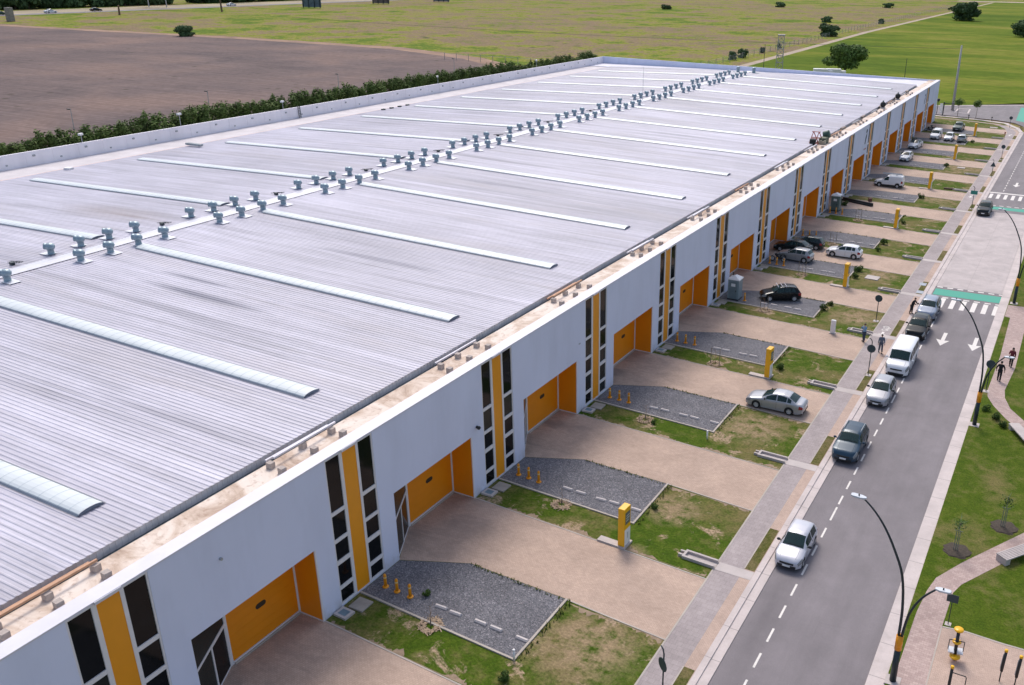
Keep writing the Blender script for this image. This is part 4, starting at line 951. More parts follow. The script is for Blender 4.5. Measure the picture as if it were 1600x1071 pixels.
# workshop hoist with red frame and a green canvas bundle on the ledge
t = empty('roof_hoist', (-3.1,125.6,10.5), 0.15, 'red steel hoist frame standing on the eave among equipment', 'hoist')
m = MB()
for s in (-0.45,0.45):
    m.tube([(-0.8+s,-0.9,0),(-0.3+s,0.2,1.9)], 0.07, 6); m.tube([(0.5+s,1.0,0),(-0.3+s,0.2,1.9)], 0.07, 6); m.tube([(-0.8+s,-0.9,0.1),(0.5+s,1.0,0.1)], 0.07, 6)
for z, y in ((1.9,0.2),(0.9,-0.4),(0.1,-0.9),(0.9,0.6),(0.1,1.0)): m.tube([(-1.0,y,z),(0.4,y,z)], 0.06, 6)
m.build('frame', plain('rust_red_steel', (0.46,0.10,0.06), 0.6, var=0.25, scale=3), t)
m = MB(); m.box(-1.1,-0.2,-1.6,-0.8,-0.2,0.5); m.lathe([(0.3,-0.5),(0.3,0.5)], (-0.6,-1.2,0.65), 12, 0, Matrix.Rotation(R(90),4,'Y')); m.build('winch', M_DARK, t)
t = empty('equipment_bundle', (-2.3,127.4,10.42), 0, 'dark green machine with a round drum beside the red hoist on the roof ledge', 'machine')
m = MB(); m.box(-0.7,0.5,-1.4,0.9,0.0,1.0); bevel(m.build('body', plain('olive_machine', (0.13,0.14,0.095), 0.7, var=0.3, scale=3), t), 0.15, 3)
m = MB(); m.lathe([(0.1,-0.5),(0.62,-0.5),(0.66,-0.3),(0.66,0.3),(0.62,0.5),(0.1,0.5)], (0.0,0.9,1.25), 18, 0, Matrix.Rotation(R(70),4,'Y')); m.build('drum', plain('drum_green', (0.030,0.075,0.055), 0.5), t, True)
m = MB(); 
for i in range(6): m.box(-0.6+0.2*i,-0.45+0.2*i,-1.9,-1.45,0.0,0.5+0.1*(i%3))
m.build('crate_stack', plain('pale_board', (0.42,0.38,0.31), 0.9, var=0.2), t)
for y, l in ((174.6,'black round drum on the far roof ledge, nearer of two'),(190.4,'black round drum on the far roof ledge, farther of two')):
    t = empty('drum', (-2.5,y,10.42), 0.3, l, 'drum'); m = MB(); m.lathe([(0.5,0.0),(0.56,0.08),(0.56,0.75),(0.5,0.85)], (0,0,0.0), 16, 0, Matrix.Translation((0,0,0.75)) @ Matrix.Rotation(R(90),4,'X') @ Matrix.Translation((0,0,-0.42))); m.build('shell', M_DARK, t, True)
    m = MB(); m.lathe([(0.15,0),(0.15,0.3),(0.1,0.32)], (0,0,1.25), 10); m.build('cap', plain('drum_teal', (0.02,0.08,0.10), 0.4), t)
    m = MB(); m.box(-0.5,0.5,-0.5,0.5,0,0.2); m.build('cradle', M_CAST, t)
for k in range(10, 15):
    o = MB().box(-0.25,0.25,-1.2,1.2,0,0.25).build('scrap_timber', plain('grey_timber', (0.27,0.22,0.19), 0.95, var=0.25), None, False, (-3.2,(k-1)*P-1.5+rnd.uniform(-2,2),10.45), rnd.uniform(-.1,.1))
    tag(o, f'grey timber stack lying at the gutter near the {nth(k)} roller door from the near end', 'timber', 'timbers along the far gutter')
# back ledge bits
o = MB().box(-0.5,0.5,-0.4,0.4,0,0.45).build('white_box', M_WHITE, None, False, (-89.3,52.0,10.03), 0.2); tag(o, 'small white box on the pink gutter line at the back of the roof', 'box')
o = MB().box(-1.6,1.6,-0.35,0.35,0,0.35).build('grey_bundle', plain('grey_tarp', (0.30,0.33,0.35), 0.7, var=0.2), None, False, (-88.6,72.5,10.4), 0.05); bevel(o, 0.1, 2); tag(o, 'grey tarpaulin bundle at the upper end of a skylight on the back slope', 'bundle')
for i, y in enumerate((118.5, 121.0, 123.5, 126.0)):
    o = MB().box(-0.25,0.25,-0.4,0.4,0,0.4).build('dark_crate', M_STEEL, None, False, (-89.4,y,10.03), 0.05*i); tag(o, f'dark crate on the back gutter line, {nth(i+1)} of four from the near end', 'crate', 'dark crates at the back of the roof')
t = empty('wall_ladder', (-96.85,103.5,10.0), 0, 'dark ladder standing against the back parapet of the roof', 'ladder'); m = MB()
for s in (-0.25,0.25): m.tube([(0,s,0),(-0.1,s,2.3)], 0.05, 5)
for i in range(7): m.tube([(-0.015*i,-0.25,0.3*i+0.2),(-0.015*i,0.25,0.3*i+0.2)], 0.035, 5)
m.build('rungs', M_STEEL, t)
for i, (y, s) in enumerate(((77.5,1.0),(100.0,.7),(60.0,.6),(147.0,.8),(190.0,.9))):
    t = empty('floodlight', (-97.4,y,11.9), 0.2*i, f'small white floodlight on a thin mast at the back parapet, {nth([2,3,1,4,5][i])} from the near end', 'floodlight', 'floodlights along the back parapet')
    m = MB(); m.tube([(0,0,-1.5),(0.05,0,1.9*s)], 0.05, 6); m.build('mast', M_GALV, t)
    m = MB(); m.box(-0.2,0.2,-0.35,0.35,1.9*s,1.9*s+0.3); m.build('lamp_head', M_WHITE, t)

# ------------------------------------------------------------------ street furniture
def street_lamp(x, y, label, rz=0.0, mirror=1):
    t = empty('street_lamp', (x, y, -0.02), rz, label, 'street lamp', 'double-armed street lamps along the road')
    m = MB(); m.tube([(0,0,0),(0,0,2.35)], [0.19,0.18], 14); m.build('column', M_STEEL, t, True)
    m = MB(); m.tube([(0,0,2.30),(0,0,3.25)], 0.205, 14); m.build('yellow_band', M_AMBER, t, True)
    def curve(pts, n=24):
        out = []
        for i in range(n+1):
            s = i/n*(len(pts)-1); j = min(int(s), len(pts)-2); f = s-j
            p0, p1, p2, p3 = (Vector(pts[max(j-1,0)]), Vector(pts[j]), Vector(pts[j+1]), Vector(pts[min(j+2,len(pts)-1)]))
            out.append(0.5*((2*p1)+(p2-p0)*f+(2*p0-5*p1+4*p2-p3)*f*f+(3*p1-p0-3*p2+p3)*f**3))
        return out
    L = curve([(-0.08,0,3.2),(-0.12,0,5.1),(-0.40,0,7.15),(-1.0,0,8.65),(-1.65,0,9.85),(-2.3,0,10.7),(-2.95,0,11.3)])
    m = MB(); m.tube(L, [0.085-0.04*i/24 for i in range(25)], 10); a = m.build('long_arm', M_STEEL, t, True)
    S = curve([(0.08,0,3.2),(0.28,0,4.85),(0.78,0,6.1),(1.45,0,6.95)])
    m = MB(); m.tube(S, [0.085-0.035*i/24 for i in range(25)], 10); b_ = m.build('short_arm', M_STEEL, t, True)
    for par, c, s, n in ((a, (-3.25,0,11.36), -1, 'lamp_head'), (b_, (1.78,0,6.97), 1, 'lamp_head')):
        m = MB(); m.prism([(-0.42,-0.10),(-0.30,-0.17),(0.15,-0.18),(0.42,-0.08),(0.42,0.08),(0.15,0.18),(-0.30,0.17),(-0.42,0.10)], -0.05, 0.07)
        for i, q in enumerate(m.v): m.v[i] = (c[0]+q[0]*s*-1, c[1]+q[1], c[2]+q[2]+0.10*q[0]*(-1 if s < 0 else -1)*0.4)
        h = m.build(n, plain('lamp_grey', (0.50,0.53,0.58), 0.4, 0.2), par); bevel(h, 0.03, 2)
        m = MB(); m.lathe([(0.04,0),(0.04,0.10),(0.02,0.12)], (c[0],c[1],c[2]+0.06), 8); m.build('sensor', M_DARK, h)
    m = MB(); m.box(-0.42,0.42,-0.42,0.42,-0.1,0.05); m.build('footing', M_CAST, t)
street_lamp(32.25, 17.1, 'black double-armed street lamp with yellow band nearest the camera, beside the fitness court')
street_lamp(32.32, 52.95, 'black double-armed street lamp with yellow band beside the curving path and bushes')
street_lamp(32.50, 89.3, 'black double-armed street lamp with yellow band beside the teal crossing band')
def road_sign(x, y, h, shape, label, hook=True, facing=0.0, col=None):
    t = empty('road_sign', (x, y, 0.0), facing, label, 'road sign')
    pts = [(0,0,0),(0,0,h-0.9),(0,0,h-0.35),(-0.10,0,h-0.1),(-0.32,0,h)] if hook else [(0,0,0),(0,0,h)]
    m = MB(); m.tube(pts, 0.045, 8); m.build('post', M_STEEL, t, True)
    m = MB(); z = h-1.05 if hook else h-0.1
    if shape == 'round': pl = [(0.42*math.cos(R(15*i)), 0.42*math.sin(R(15*i))) for i in range(24)]
    elif shape == 'tri': pl = [(-0.52,-0.35),(0.52,-0.35),(0.0,0.60)]
    else: pl = [(-0.55,-0.32),(0.55,-0.32),(0.55,0.32),(-0.55,0.32)]
    n0 = len(pl); m.v = [(px, -0.075, z+pz) for px, pz in pl] + [(px, -0.05, z+pz) for px, pz in pl]
    m.f = [tuple(range(n0)), tuple(range(2*n0-1, n0-1, -1))] + [(i,(i+1)%n0+0,(i+1)%n0+n0,i+n0)[::-1] for i in range(n0)]; m.m = [0]*len(m.f)
    m.build('sign_plate', col or plain('sign_back', (0.035,0.060,0.072), 0.5, 0.2), t)
    m = MB(); m.box(-0.3,0.3,-0.3,0.3,-0.1,0.03); m.build('footing', M_CAST, t)
    return t
road_sign(21.45, 59.2, 3.95, 'round', 'dark round road sign on a hooked pole beside the silver hatchback at the kerb')
road_sign(18.86, 74.9, 2.9, 'round', 'dark round sign on a straight pole in the lawn facing the black compact car', False)
road_sign(20.99, 9.95, 3.2, 'round', 'dark round road sign on the pavement at the bottom edge of the picture', True, -0.6)
road_sign(21.65, 136.9, 3.9, 'rect', 'teal rectangular sign on a hooked pole beside the black car in the road', True, 0.0, plain('teal_sign', (0.03,0.24,0.20), 0.5))
road_sign(21.75, 165.5, 3.6, 'tri', 'dark triangular road sign on a hooked pole by the pavement')
road_sign(21.6, 186.1, 2.9, 'round', 'dark round road sign beyond the triangular sign', False)
road_sign(19.0, 233.2, 2.6, 'round', 'dark round road sign at the street corner far down the pavement', False)
road_sign(32.42, 60.9, 3.0, 'round', 'dark round sign in the park verge just behind the two walkers and the lamp post', False)
t = road_sign(34.33, 23.7, 2.35, 'rect', 'small dark green board on a thin post at the corner of the fitness court', False); t.scale = (0.62,0.62,0.88)
t = empty('marker_post', (19.6,212.9,0), 0, 'thin rusty marker post with red top by the far pavement', 'marker post'); m = MB(); m.tube([(0,0,0),(0,0,1.7)], 0.05, 6); m.build('post', plain('rust_post', (0.25,0.10,0.06), 0.8), t); MB().box(-0.15,0.15,-0.05,0.05,1.5,1.9).build('plate', plain('red_plate', (0.30,0.07,0.05), 0.6), t)
# benches
def bench(p0, p1, w, label, slats=False):
    p0, p1 = Vector(p0), Vector(p1); d = p1-p0; L = d.length; t = empty('park_bench', (p0.x, p0.y, 0), math.atan2(d.y, d.x), label, 'bench')
    m = MB()
    if slats:
        for i in range(7): m.box(0.0, L, i*w/7+0.01, (i+1)*w/7-0.01, 0.42, 0.52)
    else: m.box(0.0, L, 0, w, 0.40, 0.52)
    bevel(m.build('seat', M_CAST, t), 0.015, 1)
    for x in (0.0, L-0.5):
        bevel(MB().box(x+0.003, x+0.45, 0.04, w-0.04, -0.02, 0.415 if slats else 0.398).build('leg', M_CAST, t), 0.02, 1)
bench((35.05,53.7), (36.95,50.2), 0.95, 'grey concrete bench on the lawn beside the curving path')
bench((36.95,31.75), (39.3,34.9), 0.95, 'grey slatted concrete bench beside the lower path', True)
# saplings in mulch rings
def sapling(x, y, label, seed):
    t = empty('sapling', (x, y, 0), 0, label, 'sapling')
    m = MB(); m.tube([(0,0,0),(0.02,0,1.3),(-0.02,0.02,2.6)], [0.04,0.03,0.012], 7)
    for s in (-0.13,0.13): m.tube([(s,0,0),(s*0.9,0,1.7)], 0.03, 6)
    m.tube([(-0.30,0,1.68),(0.30,0,1.68)], 0.022, 5)
    q = random.Random(seed)
    for i in range(9):
        a = q.uniform(0,6.28); z = 1.5+0.13*i; m.tube([(0,0,z),(0.5*math.cos(a),0.5*math.sin(a),z+0.35)], [0.012,0.004], 4)
    m.build('trunk', plain('grey_green_stake', (0.20,0.22,0.18), 0.8, var=0.2), t)
    m = MB(); leaf_cloud(m, (0,0,2.25), (0.6,0.6,0.65), 120, 0.075, seed=seed, shell=0.2); m.build('crown', M_LEAF, t)
    m = MB(); m.lathe([(0.95,0.0),(0.85,0.06),(0.3,0.10),(1e-4,0.12)], (0.1,0.1,0), 22)
    for i, v in enumerate(m.v): m.v[i] = (v[0]*(1+0.12*math.sin(i*2.1)), v[1]*(1+0.10*math.cos(i*1.7)), v[2])
    m.build('mulch', M_SOIL, t)
sapling(33.6, 32.0, 'thin leafy sapling in a dark mulch circle nearer the kerb', 3); sapling(36.25, 36.7, 'thin bare sapling in a dark mulch circle farther into the park', 8)
# fitness equipment on the court
t = empty('exercise_machine', (35.1,20.7,0.02), 0.15, 'outdoor exercise machine with black post, yellow seats and a grey plate', 'exercise machine')
m = MB(); m.tube([(0,-0.15,0),(0.0,0.1,1.9)], 0.10, 10); m.build('post', M_DARK, t, True)
for y, z, r_, n in ((0.16,1.95,0.26,'yellow_disc'),(0.05,1.15,0.24,'seat'),(-0.28,0.35,0.30,'seat')):
    m = MB(); m.lathe([(0.02,-0.05),(r_,-0.05),(r_+0.02,0.0),(r_,0.05),(0.02,0.05)], (0,y,z), 18); m.build(n, M_YEL, t, True)
MB().box(-0.42,-0.08,-0.32,0.22,0.55,0.62).box(0.08,0.42,-0.32,0.22,0.55,0.62).build('footplate', plain('pale_plate', (0.55,0.57,0.62), 0.4), t)
m = MB(); m.tube([(-0.4,-0.05,1.3),(0.4,-0.05,1.3)], 0.03, 8); m.tube([(-0.42,-0.05,0.6),(-0.42,-0.05,1.3)], 0.025, 8); m.tube([(0.42,-0.05,0.6),(0.42,-0.05,1.3)], 0.025, 8); m.build('handle', M_DARK, t)
for i, (x, y, l) in enumerate(((37.7,19.9,'black exercise post with yellow cap, left of the pair at the court edge'),(38.5,19.75,'black exercise post with yellow cap, right of the pair at the picture edge'))):
    t = empty('exercise_post', (x,y,0.02), 0, l, 'exercise post', 'paired exercise posts')
    m = MB(); m.tube([(0,0,0.75),(0.03,0.1,2.1)], 0.085, 10); m.tube([(0.0,0,0),(0.0,0,0.8)], 0.035, 8); m.build('post', M_DARK, t, True)
    m = MB(); m.tube([(0.03,0.1,2.08),(0.03,0.105,2.2)], 0.10, 10); m.build('cap', M_YEL, t, True)
    m = MB(); m.tube([(-0.1,0,0.9),(-0.07,0.08,1.9)], 0.025, 6); m.build('handle', M_GALV, t)
t = empty('exercise_station', (35.2,17.3,0.02), 0, 'exercise frame with black post, yellow cap and a thin side bar at the bottom edge', 'exercise frame')
m = MB(); m.tube([(0,0,0),(0,0,2.0)], 0.085, 10); m.build('post', M_DARK, t, True); m = MB(); m.tube([(0,0,2.0),(0,0,2.12)], 0.10, 10); m.build('cap', M_YEL, t, True)
m = MB(); m.tube([(0,0,1.7),(0.75,0,1.7),(0.8,0,1.6),(0.8,0,0.9)], 0.03, 6); m.build('side_bar', M_DARK, t)
# long black pipes on the ground in front of the far toilet
t = empty('pipe_bundle', (0.6,131.9,0.02), -0.36, 'long black pipes lying on the ground beside the farther portable toilet', 'pipe bundle')
for i, (y, z) in enumerate(((0,0.16),(0.33,0.16),(0.16,0.44))):
    m = MB(); m.tube([(0.1*i,y,z),(6.0+0.1*i,y,z)], 0.16, 10); m.build('pipe', M_DARK, t, True)
o = MB().box(-0.3,0.3,-0.3,0.3,0,0.6).build('crate', plain('red_brown_crate', (0.13,0.05,0.035), 0.7), None, False, (5.2,133.5,0.02), 0.4); bevel(o, 0.03); tag(o, 'small dark red crate beside the long black pipes', 'crate')
o = MB().box(-0.9,0.9,-0.35,0.35,0,0.25).build('timber_pile', plain('dark_timber', (0.10,0.07,0.045), 0.95, var=0.3, scale=4), None, False, (15.9,150.6,0.02), 0.2); bevel(o, 0.08, 2); tag(o, 'dark heap of timber on the lawn beyond the fifth totem sign', 'timber')
# gate barrier at the far corner of the site
t = empty('gate_barrier', (0.3,246.6,0.0), 0.05, 'black gate post with a long horizontal arm and white panel beyond the building corner', 'gate barrier')
m = MB(); m.tube([(0,0,0),(0,0,3.6)], 0.16, 8); m.build('post', M_STEEL, t); m = MB(); m.tube([(0,0,3.2),(3.2,0.5,3.2)], 0.10, 6); m.build('arm', M_STEEL, t); MB().box(-1.0,-0.25,-0.1,-0.02,0.6,3.2).build('panel', M_WHITE, t)
for i, (x, y, l) in enumerate(((-1.6,248.5,'dark signal head on a short post beside the white gate panel'),(7.6,243.4,'low dark bollard on the far verge'),(13.6,243.0,'low dark bollard near the corner sign'))):
    t = empty('signal_post' if i == 0 else 'low_post', (x,y,0), 0, l, 'post'); m = MB(); m.tube([(0,0,0),(0,0,3.6 if i == 0 else 0.9)], 0.09, 8); m.build('post', M_STEEL, t)
    m = MB(); m.ball((0,0,3.8 if i == 0 else 0.95), 0.45 if i == 0 else 0.2, 8); m.build('head', M_DARK, t, True)
# ------------------------------------------------------------------ vehicles
U = 1.2            # the site is laid out in units of 1/1.2 m; true-size things are enlarged to match, everything is brought to metres at the end
def lerp_tab(tab, x):
    if x <= tab[0][0]: return tab[0][1]
    for (a, va), (b, vb) in zip(tab, tab[1:]):
        if x <= b: return va + (vb-va)*(x-a)/(b-a) if b > a else vb
    return tab[-1][1]
CARS = {
 # L length, hw half width, top: roof/bonnet profile, belt: waist line, wheels, ws: windscreen x-range, rw: rear window range, sw: side windows
 'hatch':  dict(L=3.75, hw=0.82, wr=0.30, wx=(0.72,3.12), top=[(0,.62),(.06,.70),(.25,.78),(.85,.93),(1.02,.97),(1.72,1.40),(2.0,1.475),(2.6,1.49),(3.2,1.43),(3.42,1.34),(3.68,.95),(3.75,.80)],
               belt=[(0,.56),(.3,.72),(1.0,.87),(3.0,.95),(3.75,.84)], ws=(1.06,1.76), rw=(3.40,3.64), sw=[(1.45,2.28),(2.36,3.22)], rails=False),
 'hatch5': dict(L=4.0, hw=0.86, wr=0.32, wx=(0.80,3.32), top=[(0,.62),(.06,.72),(.28,.82),(.95,.97),(1.12,1.00),(1.85,1.40),(2.15,1.475),(2.8,1.49),(3.45,1.43),(3.62,1.36),(3.92,1.0),(4.0,.85)],
               belt=[(0,.58),(.3,.76),(1.1,.91),(3.2,1.0),(4.0,.88)], ws=(1.16,1.90), rw=(3.62,3.88), sw=[(1.50,2.25),(2.32,2.95),(3.02,3.38)], rails=False),
 'sedan':  dict(L=4.5, hw=0.87, wr=0.31, wx=(0.88,3.48), top=[(0,.60),(.06,.70),(.30,.80),(1.05,.95),(1.22,.98),(2.0,1.38),(2.3,1.455),(2.9,1.47),(3.35,1.40),(3.95,1.06),(4.05,1.03),(4.40,1.00),(4.46,.92),(4.5,.80)],
               belt=[(0,.56),(.3,.74),(1.2,.89),(3.2,.97),(3.9,.98),(4.5,.82)], ws=(1.26,2.04), rw=(3.40,3.93), sw=[(1.62,2.42),(2.50,3.22),(3.28,3.58)], rails=False),
 'suv':    dict(L=4.3, hw=0.90, wr=0.35, wx=(0.82,3.46), top=[(0,.72),(.06,.86),(.25,.96),(1.0,1.08),(1.20,1.12),(1.85,1.53),(2.15,1.61),(2.9,1.63),(3.7,1.57),(3.88,1.50),(4.2,1.08),(4.3,.92)],
               belt=[(0,.66),(.3,.90),(1.2,1.02),(3.4,1.10),(4.3,.98)], ws=(1.24,1.90), rw=(3.88,4.15), sw=[(1.58,2.38),(2.46,3.22),(3.30,3.78)], rails=True),
 'van':    dict(L=5.25, hw=0.97, wr=0.34, wx=(1.0,4.05), top=[(0,.80),(.05,.92),(.18,1.02),(.72,1.18),(.85,1.24),(1.50,1.86),(1.75,1.97),(2.4,2.0),(5.0,1.98),(5.17,1.90),(5.25,1.2)],
               belt=[(0,.70),(.3,1.0),(.9,1.12),(5.25,1.14)], ws=(.88,1.52), rw=(5.18,5.235), sw=[(1.15,2.05),(2.2,3.4),(3.52,4.85)], rails=False),
 'smallvan': dict(L=4.35, hw=0.90, wr=0.31, wx=(0.85,3.58), top=[(0,.66),(.06,.80),(.30,.92),(1.0,1.08),(1.15,1.12),(1.80,1.62),(2.0,1.74),(2.4,1.80),(4.1,1.80),(4.25,1.74),(4.35,1.1)],
               belt=[(0,.62),(.3,.86),(1.1,1.02),(4.35,1.08)], ws=(1.18,1.86), rw=(4.26,4.335), sw=[(1.52,2.22)], rails=True),
 'pickup': dict(L=5.0, hw=0.92, wr=0.37, wx=(0.95,4.0), top=[(0,.78),(.06,.90),(.30,1.0),(1.2,1.10),(1.42,1.14),(2.05,1.62),(2.3,1.72),(3.0,1.72),(3.30,1.62),(3.52,1.14),(3.6,1.10),(4.95,1.10),(5.0,.9)],
               belt=[(0,.70),(.3,.94),(1.4,1.06),(5.0,1.06)], ws=(1.46,2.08), rw=(3.31,3.50), sw=[(1.78,2.50),(2.58,3.20)], rails=False),
}
def paint(name, col, metal=0.3):
    return plain('paint_'+name, col, 0.22 if max(col) < 0.04 else 0.30, metal, var=0.03, scale=0.5, coat=0.0 if max(col) < 0.04 else 0.1 if max(col) < 0.15 else 0.4, spec=0.3 if max(col) < 0.04 else 0.4)
wt_ = MB(); 
def wheel_meshes(r):
    t = MB(); t.lathe([(r*0.62,-0.10),(r*0.92,-0.10),(r,-0.07),(r,0.07),(r*0.92,0.10),(r*0.62,0.10),(r*0.60,0.07),(r*0.60,-0.07),(r*0.62,-0.10)], n=22, M=Matrix.Rotation(R(90),4,'X'), caps=False)
    q = MB(); MX = Matrix.Rotation(R(90),4,'X')
    q.lathe([(1e-4,-0.085),(r*0.14,-0.08),(r*0.16,0.0),(r*0.14,0.08),(1e-4,0.085)], n=10, M=MX); q.lathe([(r*0.54,-0.085),(r*0.63,-0.09),(r*0.63,0.09),(r*0.54,0.085),(r*0.52,-0.06),(r*0.54,-0.085)], n=22, M=MX, caps=False)
    for i in range(5):
        a = 2*math.pi*i/5; Mx = Matrix.Rotation(a,4,'Y'); q.box(r*0.10, r*0.56, -0.092, -0.05, -0.05, 0.05, M=Mx); q.box(r*0.10, r*0.56, 0.05, 0.092, -0.05, 0.05, M=Mx)
    d = MB(); d.lathe([(1e-4,-0.02),(r*0.6,-0.02),(r*0.6,0.02),(1e-4,0.02)], n=20, M=MX)
    return t.mesh('wheel', M_TYRE, True), q.mesh('rim', M_RIM), d.mesh('brake_disc', plain('disc_grey', (0.16,0.16,0.17), 0.5, 0.2))
WM = {r: wheel_meshes(r) for r in (0.30,0.31,0.32,0.34,0.35,0.37)}
M_HEAD = plain('headlamp_lens', (0.26,0.27,0.28), 0.12, 0.2, var=0.25, scale=5); M_TAIL = plain('tail_lens', (0.28,0.012,0.015), 0.15)
M_PLATE = plain('number_plate_white', (0.72,0.72,0.72), 0.5); M_UNDER = plain('underbody', (0.012,0.012,0.013), 0.9)
def car(kind, x, y, heading, col, label, cat='car', group=None, roofcol=None, rails=None, fine=True, z=0.0, blackwheels=False, lower=None, panel_van=False):
    c = CARS[kind]; L, hw, wr = c['L'], c['hw'], c['wr']
    name = {'hatch':'parked_car','hatch5':'parked_car','sedan':'parked_car','suv':'parked_suv','van':'parked_van','smallvan':'parked_van','pickup':'pickup_truck'}[kind]
    t = empty(name, (x, y, z), R(heading), label, cat, group); t.scale = (U,U,U)
    step = 0.06 if fine else 0.10
    xs_ = set(round(i*step, 3) for i in range(int(L/step)+1)) | {L}
    for tab in ('top','belt'): xs_ |= {a for a, _ in c[tab]}
    for a, b_ in [c['ws'], c['rw'], *c['sw']]: xs_ |= {a, b_}
    for w in c['wx']: xs_ |= {w-wr-.065, w-wr-.02, w+wr+.02, w+wr+.065, w}
    xs_ = sorted(v for v in xs_ if 0 <= v <= L)
    out = [xs_[0]]
    for v in xs_[1:]:
        if v - out[-1] > 0.012: out.append(v)
    xs_ = out
    zl0 = 0.20 if kind not in ('suv','pickup') else 0.27
    rings = []
    for v in xs_:
        zt, zb = lerp_tab(c['top'], v), lerp_tab(c['belt'], v)
        zt = (lerp_tab(c['top'], v-0.05)+2*zt+lerp_tab(c['top'], v+0.05))/4
        pl_ = 1.0
        if v < 0.55: pl_ = 1 - 0.20*(1-v/0.55)**2
        if v > L-0.45: pl_ = 1 - (0.11 if kind not in ('van','smallvan') else 0.04)*((v-(L-0.45))/0.45)**2
        w = hw*pl_; zl = zl0 + (0.08*(1-v/0.35) if v < 0.35 else 0) + (0.14*(v-(L-0.4))/0.4 if v > L-0.4 else 0)
        for wx in c['wx']:
            Rr = wr+0.06; dx = abs(v-wx)
            if dx < Rr: zl = max(zl, wr + math.sqrt(Rr*Rr-dx*dx))
        h = max(0, zt-zb); gw = min(1, h/0.42)
        wt2 = w*((0.86 - 0.14*gw) if kind not in ('van','smallvan') else (0.90-0.04*gw))
        zl = min(zl, zb-0.08)
        e = 0.05*gw+0.015
        side = [(w*(0.955) + (wt2-w*0.955)*s, zb+0.02 + (zt-e-zb-0.02)*s) for s in (0.06,0.40,0.72,0.96)]
        half = [(0,zl0),(w*0.80,zl0),(w*0.965,zl),(w*0.985,zl+0.3*(zb-zl)),(w,zl+0.62*(zb-zl)),(w*0.995,zl+0.85*(zb-zl)),(w*0.962,zb)] + side + [(wt2*0.93,zt-e*0.35),(wt2*0.62,zt),(0,zt+0.012+0.01*gw)]
        rings.append([(L/2-v, yy_, zz_) for yy_, zz_ in half] + [(L/2-v, -yy_, zz_) for yy_, zz_ in half[-2:0:-1]])
    n = len(rings[0]); H = 14          # half has 14 points: 0..13
    V = [q for r_ in rings for q in r_]; Fq = []
    def seg(j): return j if j < 13 else 25-j           # mirrored segment index
    for i in range(len(rings)-1):
        xm = (xs_[i]+xs_[i+1])/2
        for j in range(n):
            jj = (j+1) % n; f = (i*n+j, (i+1)*n+j, (i+1)*n+jj, i*n+jj); s = seg(j); left = j < 13
            zc = sum(V[k][2] for k in f)/4; part = 'body'
            if s <= 1: part = 'underbody'
            elif 7 <= s <= 9 and any(a <= xm <= b_ for a, b_ in c['sw']): part = 'side_window_'+('l' if left else 'r')
            elif s >= 11 and c['ws'][0] <= xm <= c['ws'][1]: part = 'windscreen'
            elif s >= 11 and c['rw'][0] <= xm <= c['rw'][1] and not panel_van: part = 'rear_window'
            elif xm < 0.42 and 4 <= s <= 7 and abs(sum(V[k][1] for k in f)/4) > hw*0.50 and xm > 0.02: part = 'headlight_'+('l' if left else 'r')
            elif xm > L-0.30 and 4 <= s <= 6: part = 'tail_light_'+('l' if left else 'r')
            elif lower and s == 2: part = 'sill'
            elif roofcol and s >= 10 and c['ws'][1] < xm < c['rw'][0]: part = 'roof'
            Fq.append((f, part))
    # nose and tail caps shrink inward
    for ri, sgn in ((0, 1), (len(rings)-1, -1)):
        r0 = rings[ri]; zc = sum(q[2] for q in r0)/n; prev = [ri*n+j for j in range(n)]; xoff = r0[0][0]
        for s, dx in ((0.72, 0.035), (0.36, 0.05)):
            b0 = len(V); V += [(xoff+sgn*dx, q[1]*s, zc+(q[2]-zc)*s) for q in r0]; cur = [b0+j for j in range(n)]
            for j in range(n):
                jj = (j+1) % n; f = (prev[j], prev[jj], cur[jj], cur[j]); Fq.append((f if sgn > 0 else f[::-1], 'underbody' if seg(j) == 0 and s > 0.5 else 'body'))
            prev = cur
        Fq.append((tuple(prev) if sgn > 0 else tuple(prev[::-1]), 'body'))
    parts = {}
    for f, part in Fq: parts.setdefault(part, []).append(f)
    mp = paint(col[0], col[1], col[2] if len(col) > 2 else 0.3)
    matof = {'body': mp, 'underbody': M_UNDER, 'windscreen': M_CARGLASS, 'rear_window': M_CARGLASS, 'roof': roofcol and paint(*roofcol), 'sill': M_DARK}
    bo = None
    for part in sorted(parts, key=lambda s: s != 'body'):
        fs_ = parts[part]; used = sorted({k for f in fs_ for k in f}); rm = {k: i for i, k in enumerate(used)}
        m = MB(); m.v = [V[k] for k in used]; m.f = [tuple(rm[k] for k in f)[::-1] for f in fs_]; m.m = [0]*len(fs_)
        base_ = part[:-2] if part[-2:] in ('_l','_r') else part
        mat = M_CARGLASS if base_.startswith('side_window') else M_HEAD if base_ == 'headlight' else M_TAIL if base_ == 'tail_light' else matof[base_]
        o = m.build(base_, mat, t, True)
        if part == 'body': bo = o
    # grille, intake, plates, handles
    znose = lerp_tab(c['top'], 0.0); xf = L/2
    gr = MB()
    gr.prism([(xf-0.04,-0.46*hw/0.82),(xf+0.050,-0.40*hw/0.82),(xf+0.078,0),(xf+0.050,0.40*hw/0.82),(xf-0.04,0.46*hw/0.82)], znose-0.17, znose-0.05)
    gr.prism([(xf-0.10,-0.64*hw/0.82),(xf+0.045,-0.52*hw/0.82),(xf+0.078,0),(xf+0.045,0.52*hw/0.82),(xf-0.10,0.64*hw/0.82)], zl0+0.05, zl0+0.20)
    gr.build('grille', M_DARK, t)
    MB().box(xf+0.04,xf+0.084,-0.22,0.22,znose-0.31,znose-0.20).build('number_plate', M_PLATE, t)
    MB().box(-xf-0.065,-xf-0.03,-0.22,0.22,0.62,0.74).build('number_plate', M_PLATE, t)
